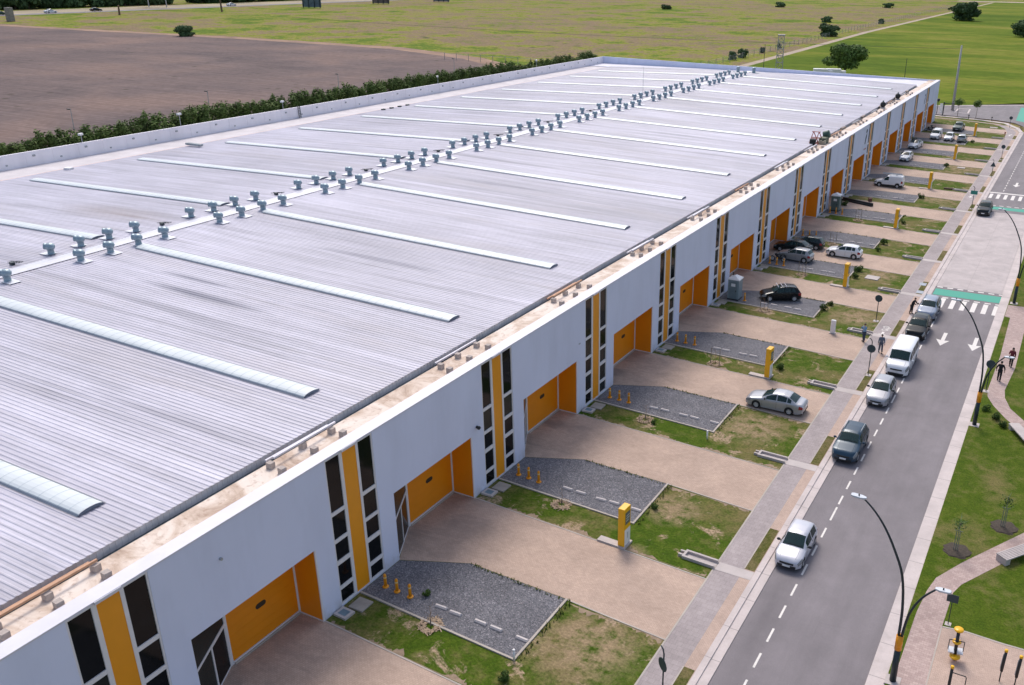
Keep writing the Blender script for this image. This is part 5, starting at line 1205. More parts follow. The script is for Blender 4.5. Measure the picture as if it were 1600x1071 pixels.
    bpm = MB(); bpm.box(-xf-0.055,-xf+0.06,-hw*0.72,hw*0.72,zl0+0.13,zl0+0.22); bpm.build('rear_bumper_insert', M_DARK, t)
    xm_ = L/2 - c['ws'][0] - 0.30; zb_ = lerp_tab(c['belt'], c['ws'][0]+0.3)
    for s in (-1, 1):
        m = MB(); m.ball((xm_, s*(hw+0.10), zb_+0.12), (0.07,0.12,0.085), 7); m.tube([(xm_, s*(hw-0.06), zb_+0.06),(xm_, s*(hw+0.06), zb_+0.10)], 0.025, 6); m.build('mirror', M_DARK if not fine or col[0].startswith('silver') else mp, t, True)
    r_ = (c['rails'] if rails is None else rails)
    if r_:
        a, b_ = L/2-c['ws'][1]-0.3, L/2-c['rw'][0]+0.25
        for s in (-1, 1):
            w = hw*0.66; zr = lerp_tab(c['top'], c['ws'][1]+0.6)
            m = MB(); m.tube([(a, s*w, zr-0.04),(a-0.08, s*w, zr+0.045),(b_+0.08, s*w, zr+0.035),(b_, s*w, zr-0.04)], 0.022, 6); m.build('roof_rail', M_GALV, t)
    for s in (-1, 1):
        for wx in c['wx']:
            w = link('wheel', WM[wr][0], t, (L/2-wx, s*(hw-0.115), wr)); link('rim', WM[wr][1], w); link('brake_disc', WM[wr][2], w)
    # door seams and handles: thin dark grooves on the flanks
    if fine:
        sm = MB()
        for s in (-1, 1):
            for v in [c['sw'][0][0]-0.28] + [(a[1]+b_[0])/2 for a, b_ in zip(c['sw'], c['sw'][1:])][:1] + ([c['sw'][-1][0]+0.02] if len(c['sw']) > 1 else [c['sw'][0][1]+0.1]):
                zb = lerp_tab(c['belt'], v); 
                for k in range(4):
                    z0_, z1_ = 0.34+(zb-0.40)*k/4, 0.34+(zb-0.40)*(k+1)/4
                    sm.box(L/2-v-0.006, L/2-v+0.006, s*hw*0.985 if s > 0 else -hw*1.004, s*hw*1.004 if s > 0 else -hw*0.985, z0_, z1_)
        sm.build('door_seam', M_DARK, t)
    # bonnet shut lines, door handles, seats and dashboard
    bl = MB()
    for idx in (12, 14):
        pl_ = [rings[i][idx] for i in range(len(xs_)) if 0.16 < xs_[i] < c['ws'][0]-0.02]
        if len(pl_) > 2: bl.tube([(a_, b__*1.10, z_-0.004) for a_, b__, z_ in pl_], 0.009, 4)
    bl.build('bonnet_seam', M_DARK, t)
    dh = MB()
    for s in (-1, 1):
        for a_, b__ in c['sw'][:2]:
            v = b__-0.10; zb = lerp_tab(c['belt'], v); dh.box(L/2-v-0.09, L/2-v+0.09, s*hw*0.985 if s > 0 else -hw*1.022, s*hw*1.022 if s > 0 else -hw*0.985, zb-0.13, zb-0.095)
    dh.build('door_handles', mp if max(col[1]) > 0.1 else M_DARK, t)
    xd = L/2 - c['ws'][0]-0.35; zd = lerp_tab(c['belt'], c['ws'][0]+0.3)
    MB().box(xd-0.35, xd+0.20, -hw*0.80, hw*0.80, zd-0.35, zd-0.02).build('dashboard', plain('cabin_grey', (0.055,0.058,0.060), 0.8), t)
    se = MB(); xs0 = L/2 - c['ws'][1] - 0.35
    for row in range(2 if len(c['sw']) > 1 else 1):
        for s in (-0.42, 0.42):
            x0 = xs0 - 0.85*row; y0 = s*hw; se.box(x0-0.10, x0+0.42, y0-0.24, y0+0.24, 0.45, 0.62); se.box(x0-0.24, x0-0.08, y0-0.23, y0+0.23, 0.58, zd+0.14); se.box(x0-0.22, x0-0.12, y0-0.12, y0+0.12, zd+0.15, zd+0.30)
    se.build('seats', plain('seat_cloth', (0.13,0.13,0.135), 0.9), t)
    wz = MB(); xa = L/2 - c['ws'][0] - 0.05; za = lerp_tab(c['top'], c['ws'][0]+0.05)+0.025
    for s in (-0.45, 0.1): wz.tube([(xa, s*hw, za),(xa-0.05, (s+0.62)*hw*0.9, za+0.03)], 0.012, 4)
    wz.build('wiper', M_DARK, t)
    return t
SILVER = ('silver',(0.40,0.405,0.435),0.35); WHITEP = ('white',(0.74,0.745,0.77),0.0); BLACKP = ('black',(0.006,0.007,0.008),0.0)
G1 = 'cars parked along the kerb'
car('hatch', 23.68, 26.65, -90, ('silver_pale',(0.50,0.505,0.56),0.15), 'small pale silver hatchback with round lamps parked at the kerb, nearest the camera', 'car', G1, z=ROADZ)
car('suv', 23.50, 43.1, -90, ('slate',(0.020,0.050,0.085),0.1), 'dark slate blue crossover with silver roof rails parked at the kerb', 'car', G1, z=ROADZ)
car('hatch5', 23.62, 54.8, -90, ('silver_light',(0.34,0.345,0.38),0.2), 'light silver hatchback parked at the kerb in front of the white van', 'car', G1, z=ROADZ)
car('van', 23.90, 63.45, -90, WHITEP, 'white passenger van parked at the kerb', 'van', G1, z=ROADZ)
car('suv', 23.78, 73.5, -90, BLACKP, 'black car parked at the kerb directly behind the white van', 'car', G1, z=ROADZ, rails=False)
car('suv', 23.78, 80.5, -90, ('silver_blue',(0.22,0.26,0.34),0.2), 'light blue silver car parked at the kerb next to the zebra crossing', 'car', G1, z=ROADZ)
car('suv', 23.85, 135.4, -90, ('ink',(0.007,0.011,0.014),0.0), 'black car alone in the road by the farther teal crossing band', 'car', None, z=ROADZ, rails=False)
G2 = 'cars parked in the front yards'
car('sedan', 15.55, 47.72, 180, SILVER, 'silver four-door sedan standing on a paved driveway', 'car', G2)
car('hatch5', 6.73, 76.77, 209, BLACKP, 'black compact car with pale roof bars standing on a gravel pad', 'car', G2, rails=True)
car('hatch5', 3.66, 93.6, 176, ('silver_warm',(0.35,0.35,0.36),0.35), 'silver hatchback parked on the gravel close to the wall', 'car', G2)
car('sedan', 2.2, 97.4, 178, ('charcoal',(0.012,0.017,0.019),0.1), 'dark grey sedan parked at the roller door behind the silver hatchback', 'car', G2)
car('hatch5', 3.4, 100.4, 180, ('graphite',(0.022,0.031,0.036),0.1), 'dark grey hatchback parked beyond the dark sedan at the wall', 'car', G2)
car('hatch5', 9.24, 98.6, 180, WHITEP, 'white hatchback standing on a paved driveway beyond the silver hatchback', 'car', G2)
car('smallvan', 5.6, 147.4, 180, WHITEP, 'white panel van with black side strip and roof ladders seen from the side', 'van', G2, lower=True, panel_van=True)
car('hatch5', 3.55, 175.2, -93, WHITEP, 'white hatchback facing the camera on the gravel beyond the white panel van', 'car', G2)
car('sedan', 2.6, 191.4, -98, WHITEP, 'white car with a dark roof facing the camera near the wall', 'car', G2, roofcol=('roof_black',(0.015,0.016,0.018),0.1))
car('smallvan', 4.75, 206.6, -92, WHITEP, 'tall white van, left of three white vehicles parked in a row far away', 'van', G2, fine=False)
car('hatch', 7.95, 205.6, -92, WHITEP, 'white hatchback, middle of three vehicles parked in a row far away', 'car', G2, fine=False)
car('hatch5', 10.95, 205.2, 92, ('silver_grey',(0.36,0.37,0.38),0.3), 'silver hatchback seen from behind, right of three vehicles in a row far away', 'car', G2, fine=False)
car('pickup', 7.85, 222.2, -92, ('olive_grey',(0.085,0.11,0.105),0.35), 'dark grey green pickup parked beyond the row of three vehicles', 'pickup', G2, fine=False)
# ladders on the panel van
t = empty('roof_ladder', (5.9,147.4,1.92*U), 0.05, 'aluminium ladders lying on the roof of the white panel van', 'ladder')
m = MB()
for s in (-0.55,-0.2,0.15,0.5): m.tube([(-1.6,s,0.12),(1.9,s,0.12)], 0.035, 5)
for i in range(11): m.tube([(-1.5+0.33*i,-0.55,0.12),(-1.5+0.33*i,-0.2,0.12)], 0.025, 4); m.tube([(-1.5+0.33*i,0.15,0.12),(-1.5+0.33*i,0.5,0.12)], 0.025, 4)
m.box(-0.9,-0.8,-0.7,0.7,-0.02,0.10); m.box(0.9,1.0,-0.7,0.7,-0.02,0.10); m.build('rails', M_GALV, t)
t = empty('roof_bars', (6.65,76.72,1.49*U), R(209), 'three pale roof bars across the black compact car', 'roof bars')
for i in range(3): 
    m = MB(); m.tube([(-0.65+0.5*i,-0.72,-0.02),(-0.65+0.5*i,-0.6,0.09),(-0.65+0.5*i,0.6,0.09),(-0.65+0.5*i,0.72,-0.02)], 0.04, 6); m.build('bar', M_CAP, t)
# motorcycles at the wall
def motorcycle(x, y, rz, label, col):
    t = empty('motorcycle', (x,y,0.01), rz, label, 'motorcycle', 'motorcycles by the wall'); t.scale = (U,U,U)
    for xx in (0.65,-0.65):
        m = MB(); m.lathe([(0.22,-0.05),(0.31,-0.04),(0.31,0.04),(0.22,0.05),(0.22,-0.05)], (xx,0,0.31), 18, 0, Matrix.Rotation(R(90),4,'X'), False); w = m.build('wheel', M_TYRE, t, True)
        m = MB(); m.lathe([(1e-4,-0.03),(0.22,-0.03),(0.22,0.03),(1e-4,0.03)], (xx,0,0.31), 14, 0, Matrix.Rotation(R(90),4,'X')); m.build('rim', M_RIM, w)
    m = MB(); m.tube([(-0.65,0,0.31),(-0.1,0,0.5),(0.35,0,0.75)], 0.07, 8); m.ball((0.0,0,0.45),(0.25,0.15,0.18),8); m.build('frame', M_DARK, t, True)
    m = MB(); m.ball((0.15,0,0.82),(0.28,0.15,0.14),8); m.build('tank', plain('bike_'+col[0], col[1], 0.3), t, True)
    m = MB(); m.ball((-0.35,0,0.80),(0.40,0.13,0.07),8); m.build('seat', M_DARK, t, True)
    m = MB(); m.tube([(0.65,0.06,0.31),(0.42,0.06,0.95)], 0.03, 6); m.tube([(0.65,-0.06,0.31),(0.42,-0.06,0.95)], 0.03, 6); m.tube([(0.36,-0.36,1.02),(0.42,0,0.98),(0.36,0.36,1.02)], 0.02, 6); m.build('fork', M_GALV, t)
motorcycle(1.75, 91.7, R(190), 'dark motorcycle in front of the silver hatchback at the wall', ('black',(0.02,0.02,0.022)))
motorcycle(1.6, 216.3, R(170), 'dark motorcycle at the wall beside the last roller doors, nearer of two', ('black',(0.02,0.02,0.022)))
motorcycle(1.9, 219.2, R(200), 'dark motorcycle at the wall beside the last roller doors, farther of two', ('green',(0.03,0.05,0.04)))

# ------------------------------------------------------------------ people
def skin(name, nodes, mat, parent, sub=1):
    """nodes: (pos, radius, parent index); one continuous surface grown along the joints"""
    me = bpy.data.meshes.new(name); me.from_pydata([n[0] for n in nodes], [(n[2], i) for i, n in enumerate(nodes) if n[2] is not None], [])
    o = bpy.data.objects.new(name, me); COL.objects.link(o)
    md = o.modifiers.new('skin', 'SKIN'); md.use_smooth_shade = True
    if not me.skin_vertices: 
        bm = bmesh.new(); bm.from_mesh(me); bm.verts.layers.skin.verify(); bm.to_mesh(me); bm.free()
    sv_ = me.skin_vertices[0].data
    for i, nd in enumerate(nodes):
        r_ = nd[1]; sv_[i].radius = r_ if isinstance(r_, tuple) else (r_, r_); sv_[i].use_root = nd[2] is None
    ss = o.modifiers.new('sub', 'SUBSURF'); ss.levels = sub; ss.render_levels = sub
    dg = bpy.context.evaluated_depsgraph_get(); m2 = bpy.data.meshes.new_from_object(o.evaluated_get(dg)); m2.name = name
    m2.materials.clear(); m2.materials.append(mat); bpy.data.objects.remove(o); bpy.data.meshes.remove(me)
    m2.polygons.foreach_set('use_smooth', [True]*len(m2.polygons))
    return link(name, m2, parent)
M_SKIN = plain('skin', (0.46,0.27,0.19), 0.55, var=0.05)
def person(x, y, rz, label, shirt, trousers, hair, arms, stride=0.0, longhair=False, cap=False, lean=0.0, z=0.01, group=None, bag=None):
    """faces local -Y. arms: per side (elbow offset, wrist offset) from the shoulder"""
    t = empty('person', (x,y,z), rz, label, 'person', group); t.scale = (U,U,U)
    Y = lambda h: -lean*max(0, h-0.92)                    # forward lean above the hips
    sh, hip = 1.45, 0.93
    legs = []
    for s in (-1, 1):
        f = -stride*s
        legs.append([(s*0.09,0,hip-0.04),(s*0.10,f*0.45-0.02*abs(stride),0.50),(s*0.105,f*(1.0 if f < 0 else 1.15)+0.03,0.085),(s*0.115,f*(1.0 if f < 0 else 1.1)-0.13,0.035)])
    armp = []
    for s, (e, w) in zip((-1,1), arms):
        S = Vector((s*0.185,Y(sh),sh-0.03)); E_ = S+Vector((s*abs(e[0]) if e[0] >= 0 else -s*abs(e[0]),e[1],e[2])); W_ = S+Vector((s*w[0],w[1],w[2])); armp.append((S,E_,W_))
    N = [((0,0,hip),(0.098,0.098),None),((0,Y(1.12),1.12),(0.088,0.088),0),((0,Y(1.34),1.34),(0.10,0.10),1),((0,Y(1.50),1.50),(0.055,0.055),2),((0,Y(1.56)-0.01,1.57),(0.058,0.062),3),((0,Y(1.63)-0.02,1.645),(0.078,0.092),4),((0,Y(1.70)-0.015,1.715),(0.066,0.078),5)]
    for L_ in legs:
        p_ = 0
        for q, r_ in zip(L_, (0.085,0.055,0.038,0.032)): N.append((q, r_, p_)); p_ = len(N)-1
    for s, (S,E_,W_) in zip((-1,1), armp):
        N.append((tuple(S), 0.055, 2)); N.append((tuple(E_), 0.040, len(N)-1)); N.append((tuple(W_), 0.027, len(N)-1)); wi = len(N)-1
        d = (W_-E_).normalized(); sd_ = d.cross(Vector((0,1,0.2))).normalized(); pd = sd_.cross(d)
        pm = W_ + d*0.055; N.append((tuple(pm), (0.036,0.020), wi)); pi_ = len(N)-1
        for k, (off, ln) in enumerate(((-0.030,0.066),(-0.010,0.078),(0.010,0.073),(0.030,0.058))):
            b_ = pm + sd_*off + d*0.035; N.append((tuple(b_), 0.0095, pi_)); N.append((tuple(b_+d*ln*0.55+pd*0.008), 0.009, len(N)-1)); N.append((tuple(b_+d*ln*0.92+pd*0.026), 0.0075, len(N)-1))
        th = W_ + d*0.03 + sd_*(-0.036); N.append((tuple(th), 0.011, pi_)); N.append((tuple(th+d*0.045-sd_*0.018+pd*0.012), 0.009, len(N)-1))
    body = skin('body', N, M_SKIN, t)
    # clothing follows the same joints, a little fuller
    C_ = [((0,0,hip-0.05),(0.165,0.150),None),((0,Y(1.12),1.12),(0.160,0.145),0),((0,Y(1.34),1.34),(0.175,0.150),1),((0,Y(1.48),1.475),(0.075,0.07),2)]
    for S,E_,W_ in armp:
        C_.append((tuple(S), 0.082, 2)); C_.append((tuple(E_), 0.064, len(C_)-1)); C_.append((tuple(E_+(W_-E_)*0.93), 0.042, len(C_)-1))
    skin('shirt', C_, plain('cloth_'+shirt[0], shirt[1], 0.9, var=0.12, scale=6), t)
    T_ = [((0,0,hip),(0.138,0.135),None)]
    for L_ in legs:
        p_ = 0
        for q, r_ in zip(L_[:3], (0.115,0.085,0.075)): T_.append((q, r_, p_)); p_ = len(T_)-1
    skin('trousers', T_, plain('cloth_'+trousers[0], trousers[1], 0.9, var=0.12, scale=6), t)
    for L_ in legs:
        a = Vector(L_[2]); m = MB(); m.ball((a.x, a.y-0.075, 0.045), (0.052,0.145,0.05), 8); m.build('shoe', M_DARK, t, True)
    hy, hz = Y(1.65)-0.018, 1.655
    m = MB(); m.ball((0, hy+0.022, hz+0.030), (0.092,0.102,0.092), 9)
    if longhair: m.ball((0, hy+0.075, hz-0.13), (0.095,0.05,0.18), 9)
    m.build('hair', plain('hair_'+hair[0], hair[1], 0.6), t, True)
    f_ = MB()
    for s in (-1,1): f_.ball((s*0.032, hy-0.088, hz), 0.011, 6)
    f_.build('eyes', M_DARK, body, True)
    f_ = MB(); f_.ball((0, hy-0.100, hz-0.025), (0.013,0.02,0.022), 6)
    for s in (-1,1): f_.ball((s*0.082, hy, hz-0.015), (0.012,0.022,0.032), 6)
    f_.build('nose_and_ears', M_SKIN, body, True)
    f_ = MB(); f_.ball((0, hy-0.084, hz-0.062), (0.024,0.01,0.007), 6); f_.build('mouth', plain('lip', (0.30,0.11,0.09), 0.5), body, True)
    if cap:
        m = MB(); m.ball((0, hy+0.01, hz+0.05), (0.100,0.112,0.07), 9); m.box(-0.07,0.07,hy-0.19,hy-0.08,hz+0.03,hz+0.045); m.build('cap', plain('cap_black', (0.012,0.012,0.014), 0.8), t, True)
    return t
DOWN = ((0.05,0.02,-0.29),(0.07,-0.03,-0.54))
person(18.99, 67.9, R(-35), 'man in light blue shirt and navy trousers with both hands raised to his face', ('sky_blue',(0.20,0.34,0.50)), ('navy',(0.035,0.055,0.10)), ('black',(0.015,0.012,0.010)),
       (((0.08,-0.12,-0.26),(0.0,-0.24,0.02)),((0.08,-0.12,-0.26),(-0.02,-0.24,0.04))), 0.05)
person(21.3, 65.6, R(20), 'man in a grey blue suit walking on the pavement beside the white van', ('grey_blue',(0.11,0.135,0.18)), ('grey',(0.075,0.09,0.12)), ('black',(0.015,0.012,0.010)), (DOWN, ((0.05,-0.06,-0.28),(0.06,-0.20,-0.46))), 0.17)
person(33.25, 64.1, R(175), 'person in black with a dark cap walking away on the park path', ('black',(0.014,0.014,0.017)), ('black',(0.014,0.014,0.017)), ('black',(0.015,0.012,0.010)), (((0.13,0.04,-0.26),(0.13,-0.04,-0.50)),((0.13,0.04,-0.26),(0.13,-0.04,-0.50))), 0.10, cap=True)
person(33.95, 68.4, R(-10), 'long-haired woman in dark red top and black trousers on the park path', ('dark_red',(0.16,0.025,0.035)), ('black',(0.014,0.014,0.017)), ('brown',(0.05,0.028,0.018)), (((0.07,-0.05,-0.27),(-0.02,-0.22,-0.22)), ((0.07,-0.05,-0.27),(0.06,-0.12,-0.50))), 0.13, longhair=True)
person(22.0, 79.3, R(70), 'person in black bending at the door of the light blue car', ('black',(0.014,0.014,0.017)), ('charcoal_cloth',(0.03,0.03,0.035)), ('black',(0.015,0.012,0.010)), (((0.03,-0.15,-0.24),(0.0,-0.36,-0.26)),((0.03,-0.15,-0.24),(0.0,-0.36,-0.26))), 0.06, lean=0.35)

# ------------------------------------------------------------------ hedge, trees, far land
def conifer_mesh(seed, h, w):
    q = random.Random(seed); blobs = []
    for i in range(11):
        z = h*(0.12+0.84*i/10); r = w*(1.10-0.68*(z/h)**1.6)*q.uniform(0.8,1.15); a = q.uniform(0,6.283); d = r*q.uniform(0.1,0.45)
        blobs.append(((d*math.cos(a), d*math.sin(a), z),(r,r,h*0.085*q.uniform(0.8,1.3))))
    for i in range(10):                                    # loose leaders stick out of the top and sides
        a = q.uniform(0,6.283); z = h*q.uniform(0.62,1.0); d = w*q.uniform(0.2,0.75); blobs.append(((d*math.cos(a), d*math.sin(a), z),(0.45,0.45,1.1)))
    return crown_mesh('foliage', M_HEDGE, blobs, 4200, 0.20, seed)
HM = [conifer_mesh(i, 13.0+0.5*(i%3), 1.75+0.25*(i%2)) for i in range(6)]
tk = MB(); tk.tube([(0,0,-0.3),(0.05,0,6.0),(0,0,11.0)], [0.22,0.14,0.04], 6); ME_HT = tk.mesh('trunk', M_BARK)
HY = []; yy = 44.0
while yy < 236: HY.append(yy); yy += rnd.uniform(1.0, 1.4)
for i, y in enumerate(HY):
    # the hedge stands on raised ground behind the building; its crowns show above the back parapet
    t = empty('hedge_tree', (-104.0 + rnd.uniform(-1.4,0.8), y, -0.3), rnd.uniform(0,6.28), 'dark green conifer in the long hedge row behind the back wall of the warehouse', 'hedge tree', 'hedge trees behind the warehouse')
    big = 1.0
    sc = rnd.uniform(0.92,0.97) if y < 190 else rnd.uniform(0.87,0.91)
    t.scale = (rnd.uniform(1.1,1.4), rnd.uniform(1.1,1.4), sc)
    link('foliage', HM[rnd.randrange(6)], t); link('trunk', ME_HT, t)
for i, y in enumerate((66.0, 92.5, 126.5, 168.0)):
    t = empty('lamp_pole', (-108.5,y,-0.3), 0, f'thin dark pole rising out of the hedge, {nth(i+1)} from the near end', 'pole', 'poles in the hedge'); m = MB(); m.tube([(0,0,0),(0.2,0.3,15.6)], [0.09,0.05], 6); m.build('shaft', M_GALV, t); m = MB(); m.box(-0.2,0.5,-0.08,0.08,15.5,15.65); m.build('head', M_STEEL, t)
def tree(x, y, h, w, label, seed, mat=None, z=-0.25, n=2600, s=0.42, group=None, low=0.15, squash=1.0):
    n = int(n*1.8)
    t = empty('tree', (x,y,z), 0, label, 'tree', group); q = random.Random(seed)
    blobs = [((0,0,h*0.62),(w*0.36,w*0.36,h*0.30))]
    for i in range(20):
        a = q.uniform(0,6.283); d = w*0.5*q.uniform(0.25,0.72); zc = h*q.uniform(low+0.14,0.84); k = 1-0.55*abs(zc/h-0.45)
        blobs.append(((d*math.cos(a)*k, d*math.sin(a)*k, zc),(w*q.uniform(.15,.25),w*q.uniform(.15,.25),h*q.uniform(.12,.20))))
    me = crown_mesh('crown', mat or M_LEAF, blobs, n, s, seed); link('crown', me, t)
    m = MB(); m.tube([(0,0,0),(0.1,0,h*0.25),(0,0.1,h*0.55)], [h*0.035,h*0.025,h*0.012], 8)
    for i in range(5):
        a = q.uniform(0,6.28); m.tube([(0.05,0,h*0.22+0.04*h*i),(w*0.2*math.cos(a),w*0.2*math.sin(a),h*0.5+0.05*h*i)], [h*0.016,h*0.006], 5)
    m.build('trunk', M_BARK, t); return t
tree(-50.0, 338.5, 11.6, 17.5, 'broad round tree standing in the mown field behind the far wall of the warehouse', 21, n=3600, s=0.55)
tree(-66.0, 790, 15.0, 25, 'large dark tree beside the dirt track at the top of the picture', 22, M_FARLEAF, n=3000, s=0.9, low=-0.1)
tree(-6.5, 615, 11.5, 17, 'dark tree cut by the right edge of the picture in the mown field', 23, M_FARLEAF, n=2200, s=0.75, low=-0.1)
tree(-110.5, 543, 7.2, 13.5, 'bushy dark tree on the field fence at the dirt track', 24, M_FARLEAF, n=1800, s=0.6, low=-0.1)
tree(-395, 320.8, 6.0, 11.5, 'round dark bush at the edge of the ploughed field', 25, M_FARLEAF, n=1500, s=0.6, low=-0.15)
for i, (x, y, h, w, l) in enumerate(((-107,369,3.6,4.6,'small bush at the fence just left of the lattice tower'),(-106.5,381,4.0,5.2,'small bush at the fence nearest the lattice tower'),(-107,410,2.6,2.4,'little bush at the fence between the lattice tower and the bushy tree'),(-108,440,2.4,2.4,'lone little bush on the fence line short of the bushy tree'),(-150,690,4.4,9,'dark bush in the meadow left of the large tree by the track'),(-168,1000,5.0,15,'dark bush far out in the meadow at the top edge'),(-112,700,3.4,5,'little bush on the fence beyond the bushy tree'),(-330,800,4.0,12,'dark bush far out in the middle of the meadow'),(-262,930,5,14,'dark bush at the far side of the meadow'))):
    tree(x, y, h, w, l, 40+i, M_FARLEAF, n=420, s=0.45 if y < 600 else 0.9, low=-0.1)
for x, y, l, sd_ in ((4.3,246.0,'young tree on the far verge, left of two by the cross street',61),(9.2,245.6,'young tree on the far verge, right of two by the cross street',62)):
    t = empty('young_tree', (x,y,0), 0, l, 'tree', 'young trees by the cross street'); m = MB(); m.tube([(0,0,0),(0.05,0,2.2),(0,0,3.6)], [0.07,0.05,0.02], 6); m.build('trunk', M_BARK, t)
    m = MB(); leaf_cloud(m, (0,0,4.0), (1.7 if sd_ == 61 else 1.3,1.5,1.1), 300, 0.25, seed=sd_, shell=0.3); m.build('crown', M_LEAF, t)
# tree belt along the highway
FT = []
for i in range(4):
    q = random.Random(80+i); blobs = [((q.uniform(-5,5),q.uniform(-5,5),q.uniform(2.5,15)),(q.uniform(3,5),q.uniform(3,5),q.uniform(2.5,4))) for _ in range(16)]
    FT.append(crown_mesh('crown', M_FARLEAF, blobs, 1500, 1.4, 80+i))
m = MB(); m.tube([(0,0,0),(0.2,0,8)], [0.7,0.35], 7); ME_FTT = m.mesh('trunk', M_BARK)
fy = [360+9.5*i for i in range(23)] + [598+9.5*i for i in range(70)]
for i, y in enumerate(fy):
    for row in (0, 1):
        t = empty('highway_tree', (-712 - 14*row + rnd.uniform(-4,4) + (6 if y > 590 else 0), y + rnd.uniform(-3,3), -0.25), rnd.uniform(0,6.28), 'dark tree in the dense belt beyond the highway', 'tree', 'trees in the belt beyond the highway')
        s_ = rnd.uniform(0.85,1.2); t.scale = (s_,s_,s_*rnd.uniform(.9,1.15)); link('crown', FT[rnd.randrange(4)], t); link('trunk', ME_FTT, t)
# cars on the highway
for x, y, l, cn in ((-644,412,'tiny white car on the highway at the top left',WHITEP),(-646,449,'tiny dark car on the highway following the white one',BLACKP),(-645,576,'tiny white car on the highway behind the thin leaning post',('white_far',(0.7,0.7,0.7),0)),(-644,376,'tiny dark green car on the highway at the left edge of the picture',('deepgreen',(0.02,0.06,0.05),0.2)),(-640,842,'tiny white car on the highway right of the first billboard',('white_far',(0.7,0.7,0.7),0))):
    o = car('sedan', x, y, 90, cn, l, 'car', 'cars on the highway', fine=False, z=-0.2); o.scale = (1.9,1.9,1.9)
# posts, billboards and the lattice tower
o = MB().box(-1.9,1.9,-1.6,1.6,0,8.2).build('concrete_pillar', plain('old_concrete', (0.26,0.24,0.22), 0.95, var=0.25), None, False, (-574.6,340.5,-0.25), 0.15); bevel(o, 0.2); tag(o, 'grey concrete pillar at the left edge beyond the ploughed field', 'pillar')
for x, y, h, l in ((-591,428,6.5,'short brown leaning post beside the highway'),(-576,505,10.5,'thin post beside the highway left of the billboards')):
    t = empty('roadside_post', (x,y,-0.25), 0, l, 'post'); m = MB(); m.tube([(0,0,0),(1.2 if h < 7 else 0.2,-0.6,h)], [0.75,0.5], 7); m.build('shaft', plain('brown_post', (0.17,0.11,0.08), 0.9), t)
for i, (x, y, wd, col, l) in enumerate(((-574,599,17,(0.145,0.185,0.22),'back of a dark blue grey slatted billboard at the top edge, leftmost of three'),(-585,701,17,(0.21,0.16,0.14),'back of a brown slatted billboard at the top edge, middle of three'),(-574,781,17,(0.20,0.21,0.23),'back of a pale slatted billboard at the top edge, rightmost of three'))):
    t = empty('billboard', (x,y,-0.25), R(18), l, 'billboard', 'billboards beside the highway'); mt = plain(f'billboard_back_{i}', col, 0.8, var=0.3, scale=0.4)
    m = MB()
    for j in range(14): m.box(-wd/2+j*wd/14, -wd/2+(j+0.82)*wd/14, -0.2, 0.1, 0.6, 13)
    m.box(-wd/2, wd/2, 0.1, 0.25, 0.8, 12.8); m.build('panel', mt, t)
    for s in (-0.45,-0.15,0.15,0.45):
        m = MB(); m.tube([(s*wd,-0.5,0),(s*wd,-0.5,13)], 0.35, 6); m.build('leg', M_STEEL, t)
t = empty('road_gantry_sign', (-668,520,-0.25), R(35), 'large teal highway sign at the top edge in front of the tree belt', 'sign'); MB().box(-11,11,-0.3,0.3,9.0,22).build('panel', plain('sign_teal', (0.03,0.17,0.16), 0.6), t)
for s in (-7,7): m = MB(); m.tube([(s,0.5,0),(s,0.5,20)], 0.45, 7); m.build('leg', M_GALV, t)
t = empty('lattice_tower', (-76.7,340.5,-0.25), 0.3, 'pale lattice tower standing behind the far wall of the warehouse', 'tower')
m = MB(); w = 1.35
for sx in (-1,1):
    for sy in (-1,1): m.tube([(sx*w,sy*w,0),(sx*w*0.8,sy*w*0.8,13)], 0.17, 6)
for i in range(5):
    z = 2.6*i+0.2
    for a, b_ in (((-1,-1),(1,-1)),((1,-1),(1,1)),((1,1),(-1,1)),((-1,1),(-1,-1))):
        f0 = w*(1-0.2*z/13); f1 = w*(1-0.2*(z+2.5)/13); m.tube([(a[0]*f0,a[1]*f0,z),(b_[0]*f1,b_[1]*f1,z+2.5)], 0.10, 4); m.tube([(a[0]*f1,a[1]*f1,z+2.5),(b_[0]*f1,b_[1]*f1,z+2.5)], 0.13, 4)
m.build('mast', plain('pale_tower_concrete', (0.42,0.40,0.38), 0.8, var=0.1), t)
m = MB(); m.box(-1.4,1.4,-1.4,1.4,12.8,13.3); m.build('platform', plain('tower_platform', (0.40,0.36,0.35), 0.8), t)
t = empty('utility_pole', (1.2,259.0,-0.2), 0, 'tall pale concrete utility pole beyond the far corner of the building', 'utility pole')
m = MB(); m.tube([(0,0,0),(-0.1,0,18.0)], [0.42,0.24], 12); m.build('shaft', plain('pole_concrete', (0.40,0.385,0.37), 0.9, var=0.12), t, True)
